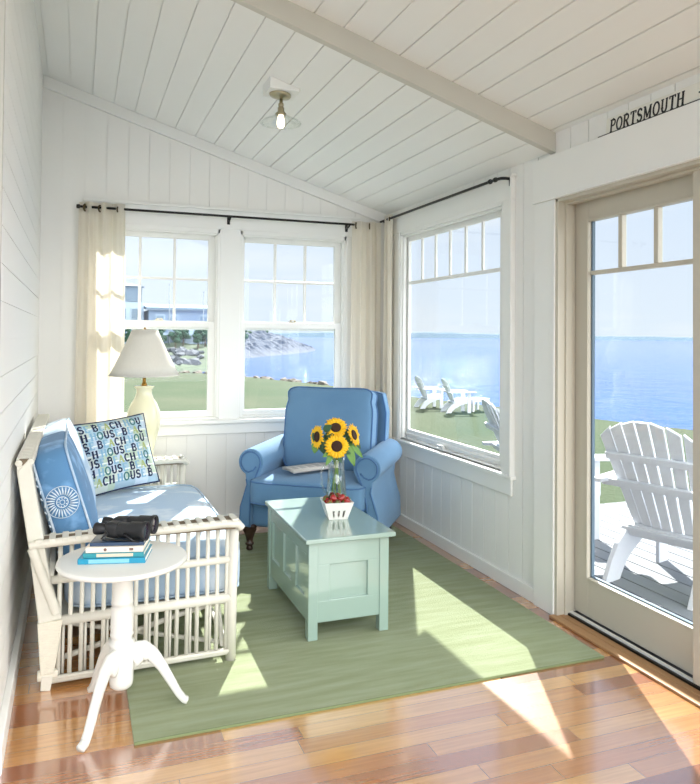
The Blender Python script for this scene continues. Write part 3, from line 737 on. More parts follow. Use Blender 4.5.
# ------------------------------------------------------------------ lettered throw pillow
def pillow_mat():
    m, nt, out = new_mat('letter_cloth'); L = nt.links
    p = N(nt, 'ShaderNodeBsdfPrincipled'); tc = N(nt, 'ShaderNodeTexCoord'); sp = N(nt, 'ShaderNodeSeparateXYZ'); L.new(tc.outputs['Object'], sp.inputs['Vector'])
    def M(op, a, b=None):
        n = N(nt, 'ShaderNodeMath', operation=op)
        for i, v in enumerate((a, b)):
            if v is None: continue
            if isinstance(v, (int, float)): n.inputs[i].default_value = v
            else: L.new(v, n.inputs[i])
        return n.outputs['Value']
    row = M('DIVIDE', M('ADD', sp.outputs['Z'], 0.0035), 0.0545); ri = M('FLOOR', row); fr = M('FRACT', row)
    col = M('ADD', M('DIVIDE', sp.outputs['X'], 0.041), M('MULTIPLY', ri, 0.37)); ci = M('FLOOR', col)
    cv = N(nt, 'ShaderNodeCombineXYZ'); L.new(ri, cv.inputs['X']); L.new(ci, cv.inputs['Y'])
    wn = N(nt, 'ShaderNodeTexWhiteNoise', noise_dimensions='2D'); L.new(cv.outputs['Vector'], wn.inputs['Vector'])
    rp = N(nt, 'ShaderNodeValToRGB'); rp.color_ramp.interpolation = 'CONSTANT'; e = rp.color_ramp.elements
    e[0].position = 0; e[0].color = lin(176, 202, 214); e[1].position = 0.8; e[1].color = lin(206, 214, 206)
    for q, c in ((0.25, lin(190, 206, 186)), (0.45, lin(196, 210, 222)), (0.62, lin(168, 192, 206))): x = e.new(q); x.color = c
    L.new(wn.outputs['Value'], rp.inputs['Fac'])
    st_ = M('LESS_THAN', fr, 0.14)
    mx = N(nt, 'ShaderNodeMix', data_type='RGBA'); mx.inputs['B'].default_value = lin(232, 236, 232); L.new(st_, mx.inputs['Factor']); L.new(rp.outputs['Color'], mx.inputs['A'])
    L.new(mx.outputs['Result'], p.inputs['Base Color']); p.inputs['Roughness'].default_value = 0.9
    L.new(p.outputs['BSDF'], out.inputs['Surface']); return m
PM = pillow_mat()
NAVY = paint('navy_print', lin(34, 46, 78), 0.85, 0.1, 30)
LBLUE = paint('soft_blue_print', lin(136, 176, 200), 0.85, 0.08, 30)
OLIVE = paint('sage_print', lin(168, 180, 118), 0.85, 0.08, 30)
TEALP = paint('teal_print', lin(70, 120, 120), 0.85, 0.08, 30)
pil = None
pa, pb, pc_ = 0.222, 0.215, 0.075
def pil_t(u, v): return pc_ * max(0.0, (1 - u ** 4) * (1 - v ** 4)) ** 0.55
def pil_pt(u, v, s):
    return Vector((pa * u * (1 - 0.05 * (1 - u * u) * 0 - 0.045 * (1 - v * v)), s * pil_t(u, v), pb * v * (1 - 0.045 * (1 - u * u))))
m = MB()
for s in (-1, 1): m.grid(lambda a, b, s=s: pil_pt(2 * a - 1, 2 * b - 1, s), 25, 25)
pil = m.build('throw_pillow', PM, smooth=True)
tag(pil, 'square throw pillow lettered BEACH HOUSE propped against the far settee arm', 'pillow')
pil.location = (0.222, 4.498, 0.462 + 0.222); pil.rotation_euler = Euler((math.radians(-22), math.radians(-5.5), math.radians(19)), 'XYZ')
def pf(a, b):
    u, v = max(-0.985, min(0.985, a / pa)), max(-0.985, min(0.985, b / pb))
    q = pil_pt(u, v, -1); q.y -= 0.0022; return q
seq = 'BEACH HOUSE '
colr = dict(zip(range(11), 'NLGNN LONNL'.replace(' ', '_')))
mbs = {k: MB() for k in 'NLGO'}
starts = [9, 4, 9, 3, 8, 4, 1, 6]
for r in range(7):
    x = -0.205; y = 0.148 - r * 0.0545; i = (starts[r]) % 12
    while True:
        ch = seq[i % 12]
        if ch == ' ': x += 0.012; i += 1; continue
        w = glyph(ch)[0] * 0.043 * 1.12
        if x + w > 0.205: break
        kcol = 'NLGNN_LONNL_'[i % 12]
        letters(mbs[kcol], ch, x, y, 0.043, 0.0105, pf, squeeze=1.12)
        x += w + 0.003; i += 1
for k, mm in (('N', NAVY), ('L', LBLUE), ('G', OLIVE), ('O', TEALP)):
    q = mbs[k].build('lettering', mm, pil)
m = MB()
pts = []
for side in range(4):
    for i in range(14):
        t = -1 + 2 * i / 14
        u, v = [(t, -1), (1, t), (-t, 1), (-1, -t)][side]
        q = pil_pt(u, v, 0); pts.append(q)
m.tube(pts, 0.0055, 6, closed=True); m.build('piping', NAVY, pil, smooth=True)

# ------------------------------------------------------------------ lamp on its end table in the corner
et = thing('end_table', 'small white square end table in the corner behind the settee, under the lamp', 'table', (0.40, 4.93, 0))
T = Matrix.Translation(-Vector(et.location))
m = MB(T); m.box(0.225, 4.775, 0.545, 0.575, 5.085, 0.568); m.build('tabletop', TABLEW, et, bevel=0.004)
m = MB(T); m.box(0.25, 4.80, 0.46, 0.55, 4.815, 0.545).box(0.25, 5.045, 0.46, 0.55, 5.06, 0.545).box(0.25, 4.80, 0.46, 0.265, 5.06, 0.545).box(0.535, 4.80, 0.46, 0.55, 5.06, 0.545); m.build('apron', TABLEW, et, bevel=0.002)
for x in (0.265, 0.535):
    for y in (4.815, 5.045):
        z0 = RZ if y < 4.9 and x > 0.2 else 0.0
        m = MB(T); m.bar((x, y, 0.545), (x, y, z0), 0.034, 0.034, (0, 1, 0), 0.024, 0.024); m.build('leg', TABLEW, et, bevel=0.002)
lp = thing('table_lamp', 'cream ceramic table lamp with a white empire shade before the left window', 'lamp', (0.414, 4.915, 0.568))
m = MB(); m.lathe([(0.0, 0.0), (0.072, 0.0), (0.074, 0.012), (0.062, 0.03), (0.064, 0.06), (0.085, 0.15), (0.103, 0.23), (0.108, 0.275), (0.102, 0.325), (0.082, 0.375), (0.060, 0.41), (0.050, 0.44), (0.050, 0.465), (0.064, 0.482), (0.066, 0.488), (0.0, 0.490)], 40)
m.build('base', CREAM, lp, smooth=True)
m = MB(); m.lathe([(0.0, 0.486), (0.018, 0.488), (0.018, 0.502), (0.011, 0.51), (0.011, 0.545), (0.017, 0.55), (0.017, 0.60), (0.0, 0.602)], 16); m.build('socket', BRASS, lp, smooth=True)
m = MB(); m.lathe([(0.0, 0.595), (0.014, 0.60), (0.02, 0.63), (0.03, 0.665), (0.028, 0.695), (0.0, 0.71)], 16); m.build('bulb', WHITE_PL, lp, smooth=True)
m = MB()
m.tube([(0.016, 0, 0.55), (0.055, 0, 0.62), (0.055, 0, 0.74), (0.01, 0, 0.862), (-0.01, 0, 0.862), (-0.055, 0, 0.74), (-0.055, 0, 0.62), (-0.016, 0, 0.55)], 0.0025, 6)
m.tube([(0, 0, 0.855), (0, 0, 0.872)], 0.006, 8)
for k in range(3):
    a = 2 * PI * k / 3; m.tube([(0, 0, 0.862), (0.083 * math.cos(a), 0.083 * math.sin(a), 0.848)], 0.002, 5)
m.build('harp', BRASS, lp, smooth=True)
m = MB()
prof = [(0.083, 0.856), (0.112, 0.79), (0.148, 0.71), (0.187, 0.63), (0.224, 0.558)]
m.lathe([(r, z) for r, z in prof] + [(r - 0.003, z) for r, z in prof[::-1]] + [prof[0]], 48)
sh = m.build('lamp_shade', LINEN, lp, smooth=True)
for r, z in ((0.0832, 0.856), (0.2245, 0.558)):
    m = MB(); m.tube([(r * math.cos(2 * PI * k / 40), r * math.sin(2 * PI * k / 40), z) for k in range(40)], 0.003, 6, closed=True)
    m.build('trim_tape', LINEN, sh, smooth=True)

# ------------------------------------------------------------------ round tripod table with books and binoculars
tb = thing('pedestal_table', 'round white pedestal side table on three curved legs beside the settee', 'table', (0.167, 2.785, 0))
m = MB(); m.lathe([(0.0, 0.548), (0.10, 0.548), (0.205, 0.552), (0.226, 0.558), (0.231, 0.566), (0.229, 0.574), (0.222, 0.577), (0.0, 0.577)], 56); m.build('tabletop', TABLEW, tb, smooth=True, bevel=0)
m = MB(); m.lathe([(0.0, 0.10), (0.030, 0.102), (0.040, 0.112), (0.043, 0.13), (0.043, 0.245), (0.040, 0.25), (0.045, 0.258), (0.046, 0.27), (0.037, 0.275), (0.038, 0.29), (0.043, 0.297), (0.040, 0.304), (0.041, 0.32), (0.040, 0.39), (0.037, 0.41), (0.040, 0.412), (0.038, 0.42), (0.036, 0.54), (0.048, 0.549), (0.0, 0.5495)], 32); m.build('column', TABLEW, tb, smooth=True)
feet = [Vector((-0.140, -0.206, 0)), Vector((0.237, -0.016, 0)), Vector((-0.100, 0.215, 0))]
for f in feet:
    d = f.normalized(); L_ = f.length; z0 = RZ if (tb.location + f).x > 0.2 else 0.0
    side = Vector((-d.y, d.x, 0)); m = MB()
    prof = [(0.034, 0.205, 0.10), (0.070, 0.222, 0.072), (0.108, 0.202, 0.050), (0.145, 0.152, 0.038), (0.18, 0.09, 0.031), (0.205, 0.045, 0.027), (0.225, 0.02, 0.026), (L_, 0.013, 0.024)]
    def lg(u, v, prof=prof, d=d, side=side, z0=z0):
        t = u * (len(prof) - 1); i = min(int(t), len(prof) - 2); fr = t - i
        a, b = prof[i], prof[i + 1]
        r_, zc_, h_ = [a[k] + (b[k] - a[k]) * fr for k in range(3)]
        # slope of the centre line
        tx, tz = b[0] - a[0], b[1] - a[1]; l = math.hypot(tx, tz); nx, nz = -tz / l, tx / l
        ang = 2 * PI * v
        w_ = 0.0145; cx_, cz_ = math.cos(ang), math.sin(ang)
        k4 = (abs(cx_) ** 4 + abs(cz_) ** 4) ** -0.25
        q = d * (r_ + nx * h_ / 2 * cz_ * k4) + Vector((0, 0, zc_ + nz * h_ / 2 * cz_ * k4)) + side * (w_ * cx_ * k4)
        q.z = max(q.z, 0.0) + z0
        return q
    m.grid(lg, 36, 16, cv=True)
    n = len(m.v); m.f.append(list(range(16))); m.f.append([n - 1 - k for k in range(16)])
    m.build('leg', TABLEW, tb, smooth=True)

PAGES = paint('book_pages', lin(236, 232, 220), 0.8, 0.06, 90, stretch=(1, 1, 40))
def book(c, rz, w, d, h, cover, band, label):
    """w along the spine, spine faces local -y"""
    b = thing('book', label, 'book', c, rz, 'books stacked on the round table')
    m = MB(); t = 0.0016
    m.box(-w / 2, -d / 2, 0, w / 2, d / 2, t).box(-w / 2, -d / 2, h - t, w / 2, d / 2, h).box(-w / 2, -d / 2, 0, w / 2, -d / 2 + t, h)
    m.build('cover', cover, b, bevel=0.0008)
    m = MB(); m.box(-w / 2 + 0.003, -d / 2 + t, t, w / 2 - 0.003, d / 2 - 0.003, h - t); m.build('pages', PAGES, b)
    if band:
        m = MB()
        for x0, x1, mat in band: m.box(x0 * w, -d / 2 - 0.0004, h * 0.16, x1 * w, -d / 2 + 0.0004, h * 0.84)
        m.build('spine_panel', band[0][2], b)
    return b
TEAL = paint('teal_cover', lin(22, 140, 172), 0.35, 0.06, 8, coat=0.3)
TEAL2 = paint('green_teal_cover', lin(40, 140, 150), 0.35, 0.06, 8, coat=0.3)
CREAMB = paint('cream_cover', lin(226, 216, 200), 0.4, 0.05, 8)
SAND = paint('sand_spine_panel', lin(216, 200, 176), 0.4, 0.1, 60)
PALES = paint('pale_blue_spine_panel', lin(128, 190, 210), 0.4, 0.12, 80)
NAVYC = paint('navy_cover', lin(32, 62, 92), 0.35, 0.1, 8, coat=0.3)
bz = 0.577; rzb = math.radians(-14)
bx, by = 0.148, 2.795
specs = [((bx - 0.004, by, bz), rzb, 0.235, 0.165, 0.0200, TEAL, [(-0.34, 0.26, PALES)], 'bottom book of the stack, bright teal blue cover'),
         ((bx + 0.002, by + 0.004, bz + 0.0200), rzb, 0.212, 0.158, 0.0165, TEAL2, [(-0.28, 0.32, SAND)], 'second book from the bottom, green teal with a sand coloured spine panel'),
         ((bx + 0.004, by + 0.006, bz + 0.0365), rzb, 0.200, 0.152, 0.0205, CREAMB, None, 'third book up, cream cover with a small dark emblem on its spine'),
         ((bx + 0.012, by + 0.010, bz + 0.0570), rzb, 0.190, 0.145, 0.0125, NAVYC, None, 'top book of the stack, thin and navy, under the binoculars')]
bks = [book(*s) for s in specs]
m = MB(); Rr = Matrix.Rotation(PI / 2, 3, 'X')
m.lathe([(0, -0.0008), (0.0056, -0.0008), (0.0056, 0.0004), (0, 0.0004)], 16, (-0.032, -0.0763, 0.0102), Rr)
m.box(0.052, -0.0766, 0.006, 0.066, -0.0756, 0.0145)
m.build('spine_emblem', paint('faded_brown', lin(120, 92, 84), 0.6, 0.1), bks[2])
# binoculars lying on the top book
RUBBER = paint('black_rubber', lin(24, 25, 27), 0.5, 0.15, 40, 0.2, 200)
LENS = paint('coated_lens', lin(40, 30, 50), 0.05, 0.1, coat=1.0)
bn = thing('binoculars', 'black binoculars lying on top of the stack of books', 'binoculars', (0.178, 2.795, bz + 0.0695), math.radians(-28)); bn.scale = (1.05, 1.05, 1.05)
for s in (-1, 1):
    yb = s * 0.036; zb = 0.0345 + (0.004 if s > 0 else 0)
    Rx = Matrix.Rotation(PI / 2, 3, 'Y')
    m = MB()
    m.lathe([(0.0, -0.010), (0.024, -0.010), (0.026, -0.004), (0.026, 0.028), (0.030, 0.034), (0.030, 0.075), (0.033, 0.082), (0.033, 0.092), (0.0295, 0.093), (0.028, 0.085), (0.0, 0.084)], 28, (0, yb, zb), Rx)
    br = m.build('barrel', RUBBER, bn, smooth=True, bevel=0.0)
    m = MB(); m.lathe([(0.0, 0.0845), (0.028, 0.0850)], 24, (0, yb, zb), Rx); m.build('objective_lens', LENS, br)
    m = MB(); m.softbox((-0.030, yb * 0.80, zb - 0.001), 0.030, 0.026, 0.027, 4, (0, 0, 0), 5); m.build('prism_housing', RUBBER, bn, smooth=True)
    m = MB(); m.lathe([(0.0, -0.052), (0.016, -0.054), (0.0165, -0.066), (0.0195, -0.072), (0.0215, -0.092), (0.0205, -0.099), (0.016, -0.100), (0.015, -0.094), (0.0, -0.093)][::-1], 24, (0, yb * 0.88, zb), Rx)
    ec = m.build('eyepiece', RUBBER, bn, smooth=True)
m = MB(); m.box(-0.045, -0.018, 0.026, 0.045, 0.018, 0.042).lathe([(0, -0.05), (0.010, -0.05), (0.010, 0.055), (0, 0.055)], 18, (0, 0, 0.036), Matrix.Rotation(PI / 2, 3, 'Y')).lathe([(0, -0.034), (0.014, -0.034), (0.014, -0.012), (0, -0.012)], 20, (0, 0, 0.040), Matrix.Rotation(PI / 2, 3, 'Y'))
m.build('bridge', RUBBER, bn, bevel=0.003)
m = MB(); m.tube([(0.02, -0.066, 0.03), (0.06, -0.074, 0.012), (0.07, -0.06, 0.004), (0.03, -0.055, 0.004), (-0.03, -0.06, 0.005), (-0.06, -0.068, 0.010), (-0.04, -0.062, 0.03)], 0.003, 6, flat=2.2); m.build('strap', RUBBER, bn, smooth=True)

# ------------------------------------------------------------------ mint trunk
tk_ = thing('trunk', 'mint green painted wooden trunk with recessed panels in the middle of the rug', 'trunk', (1.19, 3.515, RZ))
T = Matrix.Translation(-Vector(tk_.location)); X0, X1, Y0, Y1 = 0.995, 1.392, 3.135, 3.89
m = MB(T); m.hexa([(0.972, 3.105, 0.455), (1.415, 3.105, 0.455), (1.418, 3.925, 0.455), (0.986, 3.925, 0.455), (0.972, 3.105, 0.477), (1.415, 3.105, 0.477), (1.418, 3.925, 0.477), (0.986, 3.925, 0.477)]); m.build('lid', MINT, tk_, bevel=0.005, seg=3)
for x, sx in ((X0, 1), (X1, -1)):
    for y, sy in ((Y0, 1), (Y1, -1)):
        m = MB(T); m.box(min(x, x + sx * 0.046), min(y, y + sy * 0.046), RZ, max(x, x + sx * 0.046), max(y, y + sy * 0.046), 0.455); m.build('leg', MINT, tk_, bevel=0.003)
g = 0.006
def side_rails(xa, xb):
    m = MB(T)
    m.box(xa, Y0 + 0.04, 0.085, xb, Y1 - 0.04, 0.19).box(xa, Y0 + 0.04, 0.385, xb, Y1 - 0.04, 0.455)
    n = 3; L = Y1 - Y0 - 0.092; wst = 0.075
    for k in range(n + 1):
        yc = Y0 + 0.046 + L * k / n; a = max(Y0 + 0.04, yc - wst / 2); b = min(Y1 - 0.04, yc + wst / 2)
        m.box(xa, a, 0.18, xb, b, 0.39)
    return m.build('side_frame', MINT, tk_, bevel=0.004)
side_rails(X0 + g, X0 + 0.026); side_rails(X1 - 0.026, X1 - g)
def end_rails(ya, yb):
    m = MB(T)
    m.box(X0 + 0.04, ya, 0.085, X1 - 0.04, yb, 0.185).box(X0 + 0.04, ya, 0.345, X1 - 0.04, yb, 0.455).box(X0 + 0.04, ya, 0.18, X0 + 0.105, yb, 0.35).box(X1 - 0.105, ya, 0.18, X1 - 0.04, yb, 0.35)
    return m.build('end_frame', MINT, tk_, bevel=0.004)
end_rails(Y0 + g, Y0 + 0.026); end_rails(Y1 - 0.026, Y1 - g)
m = MB(T); m.box(X0 + 0.017, Y0 + 0.03, 0.10, X0 + 0.027, Y1 - 0.03, 0.45).box(X1 - 0.027, Y0 + 0.03, 0.10, X1 - 0.017, Y1 - 0.03, 0.45).box(X0 + 0.03, Y0 + 0.018, 0.10, X1 - 0.03, Y0 + 0.028, 0.45).box(X0 + 0.03, Y1 - 0.028, 0.10, X1 - 0.03, Y1 - 0.018, 0.45).box(X0 + 0.02, Y0 + 0.02, 0.09, X1 - 0.02, Y1 - 0.02, 0.10)
m.build('inset_panel', MINT, tk_)
ZT = 0.477

# ------------------------------------------------------------------ strawberries in a berry basket
CERAM = paint('white_ceramic', lin(236, 234, 226), 0.2, 0.02, coat=0.4)
bk = thing('berry_basket', 'square white ceramic berry basket with slots on the mint trunk', 'basket', (1.240, 3.450, ZT), math.radians(-8))
m = MB()
h0, h1, H_ = 0.047, 0.074, 0.088
def frust(a0, a1, z0, z1):
    return [(-a0, -a0, z0), (a0, -a0, z0), (a0, a0, z0), (-a0, a0, z0), (-a1, -a1, z1), (a1, -a1, z1), (a1, a1, z1), (-a1, a1, z1)]
def lerp(a, b, t): return a + (b - a) * t
# each wall: bottom band, top band and posts between slots so that the slots are real openings
zs0, zs1 = 0.012, 0.046
for rot in range(4):
    R_ = Matrix.Rotation(rot * PI / 2, 4, 'Z'); w = MB(R_)
    def wall(x0, x1, z0, z1, th=0.005):
        def A(z): return lerp(h0, h1, z / H_)
        ps = []
        for z in (z0, z1):
            a = A(z); ps += [Vector((x0 * a, -a, z)), Vector((x1 * a, -a, z)), Vector((x1 * (a if abs(x1) < 1 else a - th), -a + th, z)), Vector((x0 * (a if abs(x0) < 1 else a - th), -a + th, z))]
        w.hexa(ps)
    wall(-1, 1, 0, zs0); wall(-1, 1, zs1, H_)
    cs = [-0.46, 0.0, 0.46]; hw = 0.085
    edges = [-1] + sum([[c - hw, c + hw] for c in cs], []) + [1]
    for k in range(0, 8, 2): wall(edges[k], edges[k + 1], zs0, zs1)
    m.v, m.f = m.v + w.v, m.f + [[i + len(m.v) for i in f] for f in w.f]
m.box(-h0 + 0.003, -h0 + 0.003, 0.0, h0 - 0.003, h0 - 0.003, 0.005)
m.build('body', CERAM, bk, bevel=0.001)
BERRY = paint('strawberry_red', lin(150, 30, 24), 0.25, 0.3, 40, 0.5, 260, coat=0.3)
BERRYD = paint('dark_strawberry', lin(92, 22, 20), 0.25, 0.3, 40, 0.5, 260, coat=0.3)
LEAFG = paint('berry_leaf', lin(92, 122, 48), 0.6, 0.2, 30)
def berry(M_):
    b = MB(); b.lathe([(0.0, -0.020), (0.006, -0.018), (0.011, -0.010), (0.0145, 0.0), (0.0150, 0.007), (0.0125, 0.012), (0.006, 0.0145), (0.0, 0.014)], 14); return b
spots = [(-0.045, -0.045), (-0.005, -0.05), (0.04, -0.045), (-0.05, 0.0), (-0.012, -0.012), (0.03, -0.008), (0.052, 0.0), (-0.045, 0.042), (0.0, 0.035), (0.042, 0.042), (-0.022, -0.03), (0.02, -0.03), (0.01, 0.01), (-0.02, 0.02)]
blab = {}
Rbk = Matrix.Rotation(math.radians(-8), 4, 'Z'); rb = random.Random(4)
for i, (x, y) in enumerate(spots):
    zz = ZT + (0.084 if i < 10 else 0.104)
    t_ = thing('strawberry', blab.get(i, 'small ripe red strawberry heaped in the white berry basket'), 'strawberry', Vector((1.240, 3.450, zz)) + Rbk @ Vector((x, y, 0)), 0, None if i in blab else 'strawberries in the berry basket')
    if i in blab: t_['group'] = 'strawberries in the berry basket'
    t_.rotation_euler = (rb.uniform(-1.6, 1.6), rb.uniform(-1.3, 1.3), rb.uniform(0, 6))
    t_.scale = (1.18, 1.18, 1.18); berry(None).build('fruit', BERRYD if i % 4 == 1 else BERRY, t_, smooth=True)
    c = MB()
    for k in range(6):
        a = 2 * PI * k / 6
        c.add([(0, 0, 0.0145), (0.006 * math.cos(a - .4), 0.006 * math.sin(a - .4), 0.0148), (0.015 * math.cos(a), 0.015 * math.sin(a), 0.0125), (0.006 * math.cos(a + .4), 0.006 * math.sin(a + .4), 0.0150)], [(0, 1, 2, 3)])
    c.tube([(0, 0, 0.014), (0.002, 0, 0.022)], 0.0012, 5)
    c.build('calyx', LEAFG, t_, solid=0.0006)

# ------------------------------------------------------------------ glass pitcher of sunflowers
vs_ = thing('glass_pitcher', 'clear glass pitcher half full of water holding sunflowers on the trunk', 'pitcher', (1.318, 3.675, ZT))
prof = [(0.0, 0.0), (0.050, 0.0), (0.055, 0.006), (0.056, 0.03), (0.054, 0.09), (0.048, 0.16), (0.043, 0.21), (0.044, 0.245), (0.047, 0.265)]
m = MB(); m.lathe(prof + [(r - 0.0035, max(z, 0.008)) for r, z in prof[::-1][:-1]] + [(0.0, 0.008)], 36); m.build('body', CLEAR, vs_, smooth=True)
m = MB(); m.tube([(-0.042, -0.006, 0.225), (-0.075, -0.012, 0.222), (-0.092, -0.015, 0.19), (-0.088, -0.014, 0.13), (-0.070, -0.01, 0.085), (-0.052, -0.006, 0.07)], 0.0065, 10); m.build('handle', CLEAR, vs_, smooth=True)
WATER = glass_mat('water', (0.90, 0.95, 0.86, 1), 0.12, 0.0, 0.6)
m = MB(); m.lathe([(0.0, 0.009), (0.050, 0.009), (0.0515, 0.03), (0.050, 0.09), (0.0455, 0.145), (0.0, 0.1455)], 32); m.build('water', WATER, vs_, smooth=True)
PETAL = paint('sunflower_petal', lin(250, 190, 16), 0.6, 0.12, 30)
DISC = paint('sunflower_disc', lin(58, 34, 18), 0.85, 0.3, 90, 0.9, 240)
STEM = paint('flower_stem', lin(120, 150, 62), 0.6, 0.12, 20)
LEAF = paint('sunflower_leaf', lin(104, 146, 70), 0.55, 0.15, 14)
LEAFB = paint('greenery', lin(66, 104, 74), 0.6, 0.2, 14)
V0 = Vector(vs_.location)
def sunflower(head, face, R_, label, stem_base, seed, extra=0):
    t_ = thing('sunflower', label, 'flower', head, 0, 'sunflowers in the pitcher')
    rnd = random.Random(seed)
    fz = Vector(face).normalized(); fx = Vector((0, 0, 1)).cross(fz).normalized(); fy = fz.cross(fx)
    B = Matrix((fx, fy, fz)).transposed()
    pm = MB()
    for ringi, (r0, ln, nP, lift) in enumerate(((0.40, 1.0, 21, 0.10), (0.38, 0.93, 21, 0.24))):
        for k in range(nP):
            a = 2 * PI * (k + 0.5 * ringi) / nP + rnd.uniform(-.05, .05); L_ = R_ * ln * rnd.uniform(0.92, 1.05); wd = R_ * 0.12 * rnd.uniform(.85, 1.1); curl = rnd.uniform(-.05, .12)
            def P(s, w): 
                r = R_ * r0 + (L_ - R_ * r0) * s
                z = R_ * (0.06 + lift * math.sin(s * 2.2) * 0.5 - curl * s * s) + 0.15 * wd * (1 - w * w)
                ww = w * wd * (math.sin(PI * (0.12 + 0.86 * s)) ** 0.7)
                return B @ Vector((math.cos(a) * r - math.sin(a) * ww, math.sin(a) * r + math.cos(a) * ww, z))
            pm.grid(lambda u, v: P(u, 2 * v - 1), 6, 3)
    pm.build('petals', PETAL, t_, smooth=True, solid=0.0006)
    dm = MB(); dm.lathe([(0.0, -0.10 * R_), (0.30 * R_, -0.10 * R_), (0.44 * R_, -0.02 * R_), (0.46 * R_, 0.09 * R_), (0.40 * R_, 0.17 * R_), (0.24 * R_, 0.19 * R_), (0.0, 0.14 * R_)], 28, (0, 0, 0), B); dm.build('seed_disc', DISC, t_, smooth=True)
    gm = MB()
    for k in range(12):
        a = 2 * PI * k / 12
        gm.grid(lambda u, v: B @ Vector((math.cos(a) * R_ * (0.25 + 0.5 * u) - math.sin(a) * (2 * v - 1) * R_ * 0.12 * (1 - u * .9), math.sin(a) * R_ * (0.25 + 0.5 * u) + math.cos(a) * (2 * v - 1) * R_ * 0.12 * (1 - u * .9), -R_ * 0.06 - R_ * 0.1 * u * u)), 4, 3)
    gm.build('sepals', LEAFB, t_, smooth=True, solid=0.0006)
    hb = Vector(stem_base) + V0 - Vector(head); top_ = -fz * (0.09 * R_)
    sm = MB(); mid = V0 + Vector((stem_base[0] * 0.2, stem_base[1] * 0.2, 0.255)) - Vector(head)
    c1 = -fz * 0.05 + Vector((0, 0, -0.02))
    pts = []
    P0, P1, P2, P3 = top_, c1, mid + Vector((0, 0, 0.02)), hb
    for i in range(15):
        t = i / 14; pts.append(P0 * (1 - t) ** 3 + P1 * 3 * t * (1 - t) ** 2 + P2 * 3 * t * t * (1 - t) + P3 * t ** 3)
    sm.tube(pts, 0.0042, 8); sm.build('stem', STEM, t_, smooth=True)
    return t_, B
def leaf(parent, base, tip, width, mat, droop=0.02, nrm=(0, -1, 0.4)):
    b, t = Vector(base), Vector(tip); d = (t - b); n = Vector(nrm).normalized(); s = d.cross(n).normalized(); n = s.cross(d).normalized()
    m = MB(); m.grid(lambda u, v: b + d * u + s * ((2 * v - 1) * width * math.sin(PI * min(1, u * 0.93 + 0.05)) ** 0.8 * (1 - 0.35 * u)) + n * (-droop * u * u + 0.25 * width * abs(2 * v - 1)), 9, 5)
    m.build('leaf', mat, parent, smooth=True, solid=0.0008)
R0 = 0.066
sf1, _ = sunflower((1.292, 3.600, 0.812), (-0.30, -0.95, 0.12), R0, 'largest sunflower facing the room at the front of the bunch', (0.02, 0.01, 0.012), 1)
sf2, _ = sunflower((1.312, 3.675, 0.898), (-0.25, -0.80, 0.62), R0 * 0.97, 'topmost sunflower of the bunch, rising behind the front bloom', (0.0, 0.02, 0.012), 2)
sf3, _ = sunflower((1.205, 3.655, 0.858), (-0.97, -0.22, 0.10), R0 * 0.98, 'sunflower seen edge on, turned towards the settee side of the bunch', (0.03, 0.0, 0.012), 3)
sf4, _ = sunflower((1.405, 3.655, 0.858), (0.66, -0.68, 0.34), R0 * 0.98, 'sunflower turned towards the window side of the bunch, above the hanging leaf', (-0.03, 0.0, 0.012), 4)
leaf(sf4, (-0.045, -0.02, -0.045), (-0.012, -0.06, -0.155), 0.030, LEAF, 0.01, (0.1, -1, 0.2))
leaf(sf4, (-0.02, -0.02, -0.05), (0.055, -0.03, -0.115), 0.022, LEAF, 0.02, (0.2, -1, 0.6))
leaf(sf4, (-0.03, 0.0, -0.02), (-0.02, 0.02, -0.09), 0.030, LEAFB)
leaf(sf1, (-0.01, 0.03, -0.03), (-0.055, 0.0, -0.095), 0.020, LEAF, 0.02)
leaf(sf3, (0.03, 0.02, -0.01), (0.03, -0.03, -0.08), 0.028, LEAFB, 0.01)
leaf(sf3, (0.04, 0.02, 0.03), (0.075, -0.01, 0.06), 0.024, LEAFB, 0.0)
leaf(sf3, (0.05, 0.02, -0.01), (0.09, -0.02, 0.01), 0.022, LEAFB, 0.0)
leaf(sf3, (0.05, 0.02, -0.03), (0.01, -0.04, -0.06), 0.022, LEAFB, 0.0)
leaf(sf2, (0.03, 0.02, -0.04), (0.09, -0.02, -0.02), 0.024, LEAFB, 0.0)
leaf(sf2, (-0.03, 0.02, -0.04), (-0.07, -0.02, -0.03), 0.024, LEAFB, 0.0)

lr = random.Random(3)
for t_, n_l in ((sf1, 4), (sf2, 6), (sf3, 5), (sf4, 5)):
    for k in range(n_l):
        a = lr.uniform(0, 6.3); r1 = lr.uniform(0.035, 0.075)
        b0 = Vector((0.012 * math.cos(a), 0.028, -0.025)); tip = Vector((r1 * 1.15 * math.cos(a), lr.uniform(-0.02, 0.03), -0.03 + r1 * math.sin(a) - 0.015))
        leaf(t_, b0, tip, lr.uniform(0.018, 0.027), LEAFB if k % 3 else LEAF, 0.008, (lr.uniform(-.4, .4), -1, lr.uniform(0, .8)))
# ------------------------------------------------------------------ armchair (local x = sitter's side to side, y = towards its back)
AZ = math.radians(-37)
ac = thing('armchair', 'blue upholstered rolled-arm armchair angled in the corner between the windows', 'armchair', (1.356, 4.318, RZ), AZ); ac.scale = (1.03, 1.03, 1.02)
m = MB(); m.softbox((0, 0.33, 0.235), 0.415, 0.305, 0.088, 14, (0, 0, 0.0), 10); m.build('base', CHAIRB, ac, smooth=True)
def arm_prof(s):
    """front outline of one arm in x-z, s = -1 or 1"""
    cx, cz, r = 0.374, 0.562, 0.084
    pts = [(0.372, 0.15), (0.368, 0.34), (0.345, 0.43)]
    pts += [(cx + r * math.cos(math.radians(a)), cz + r * math.sin(math.radians(a))) for a in range(205, -75, -15)]
    pts += [(0.408, 0.455), (0.402, 0.42), (0.424, 0.35), (0.446, 0.28), (0.452, 0.15)]
    return [(s * x, z) for x, z in pts]
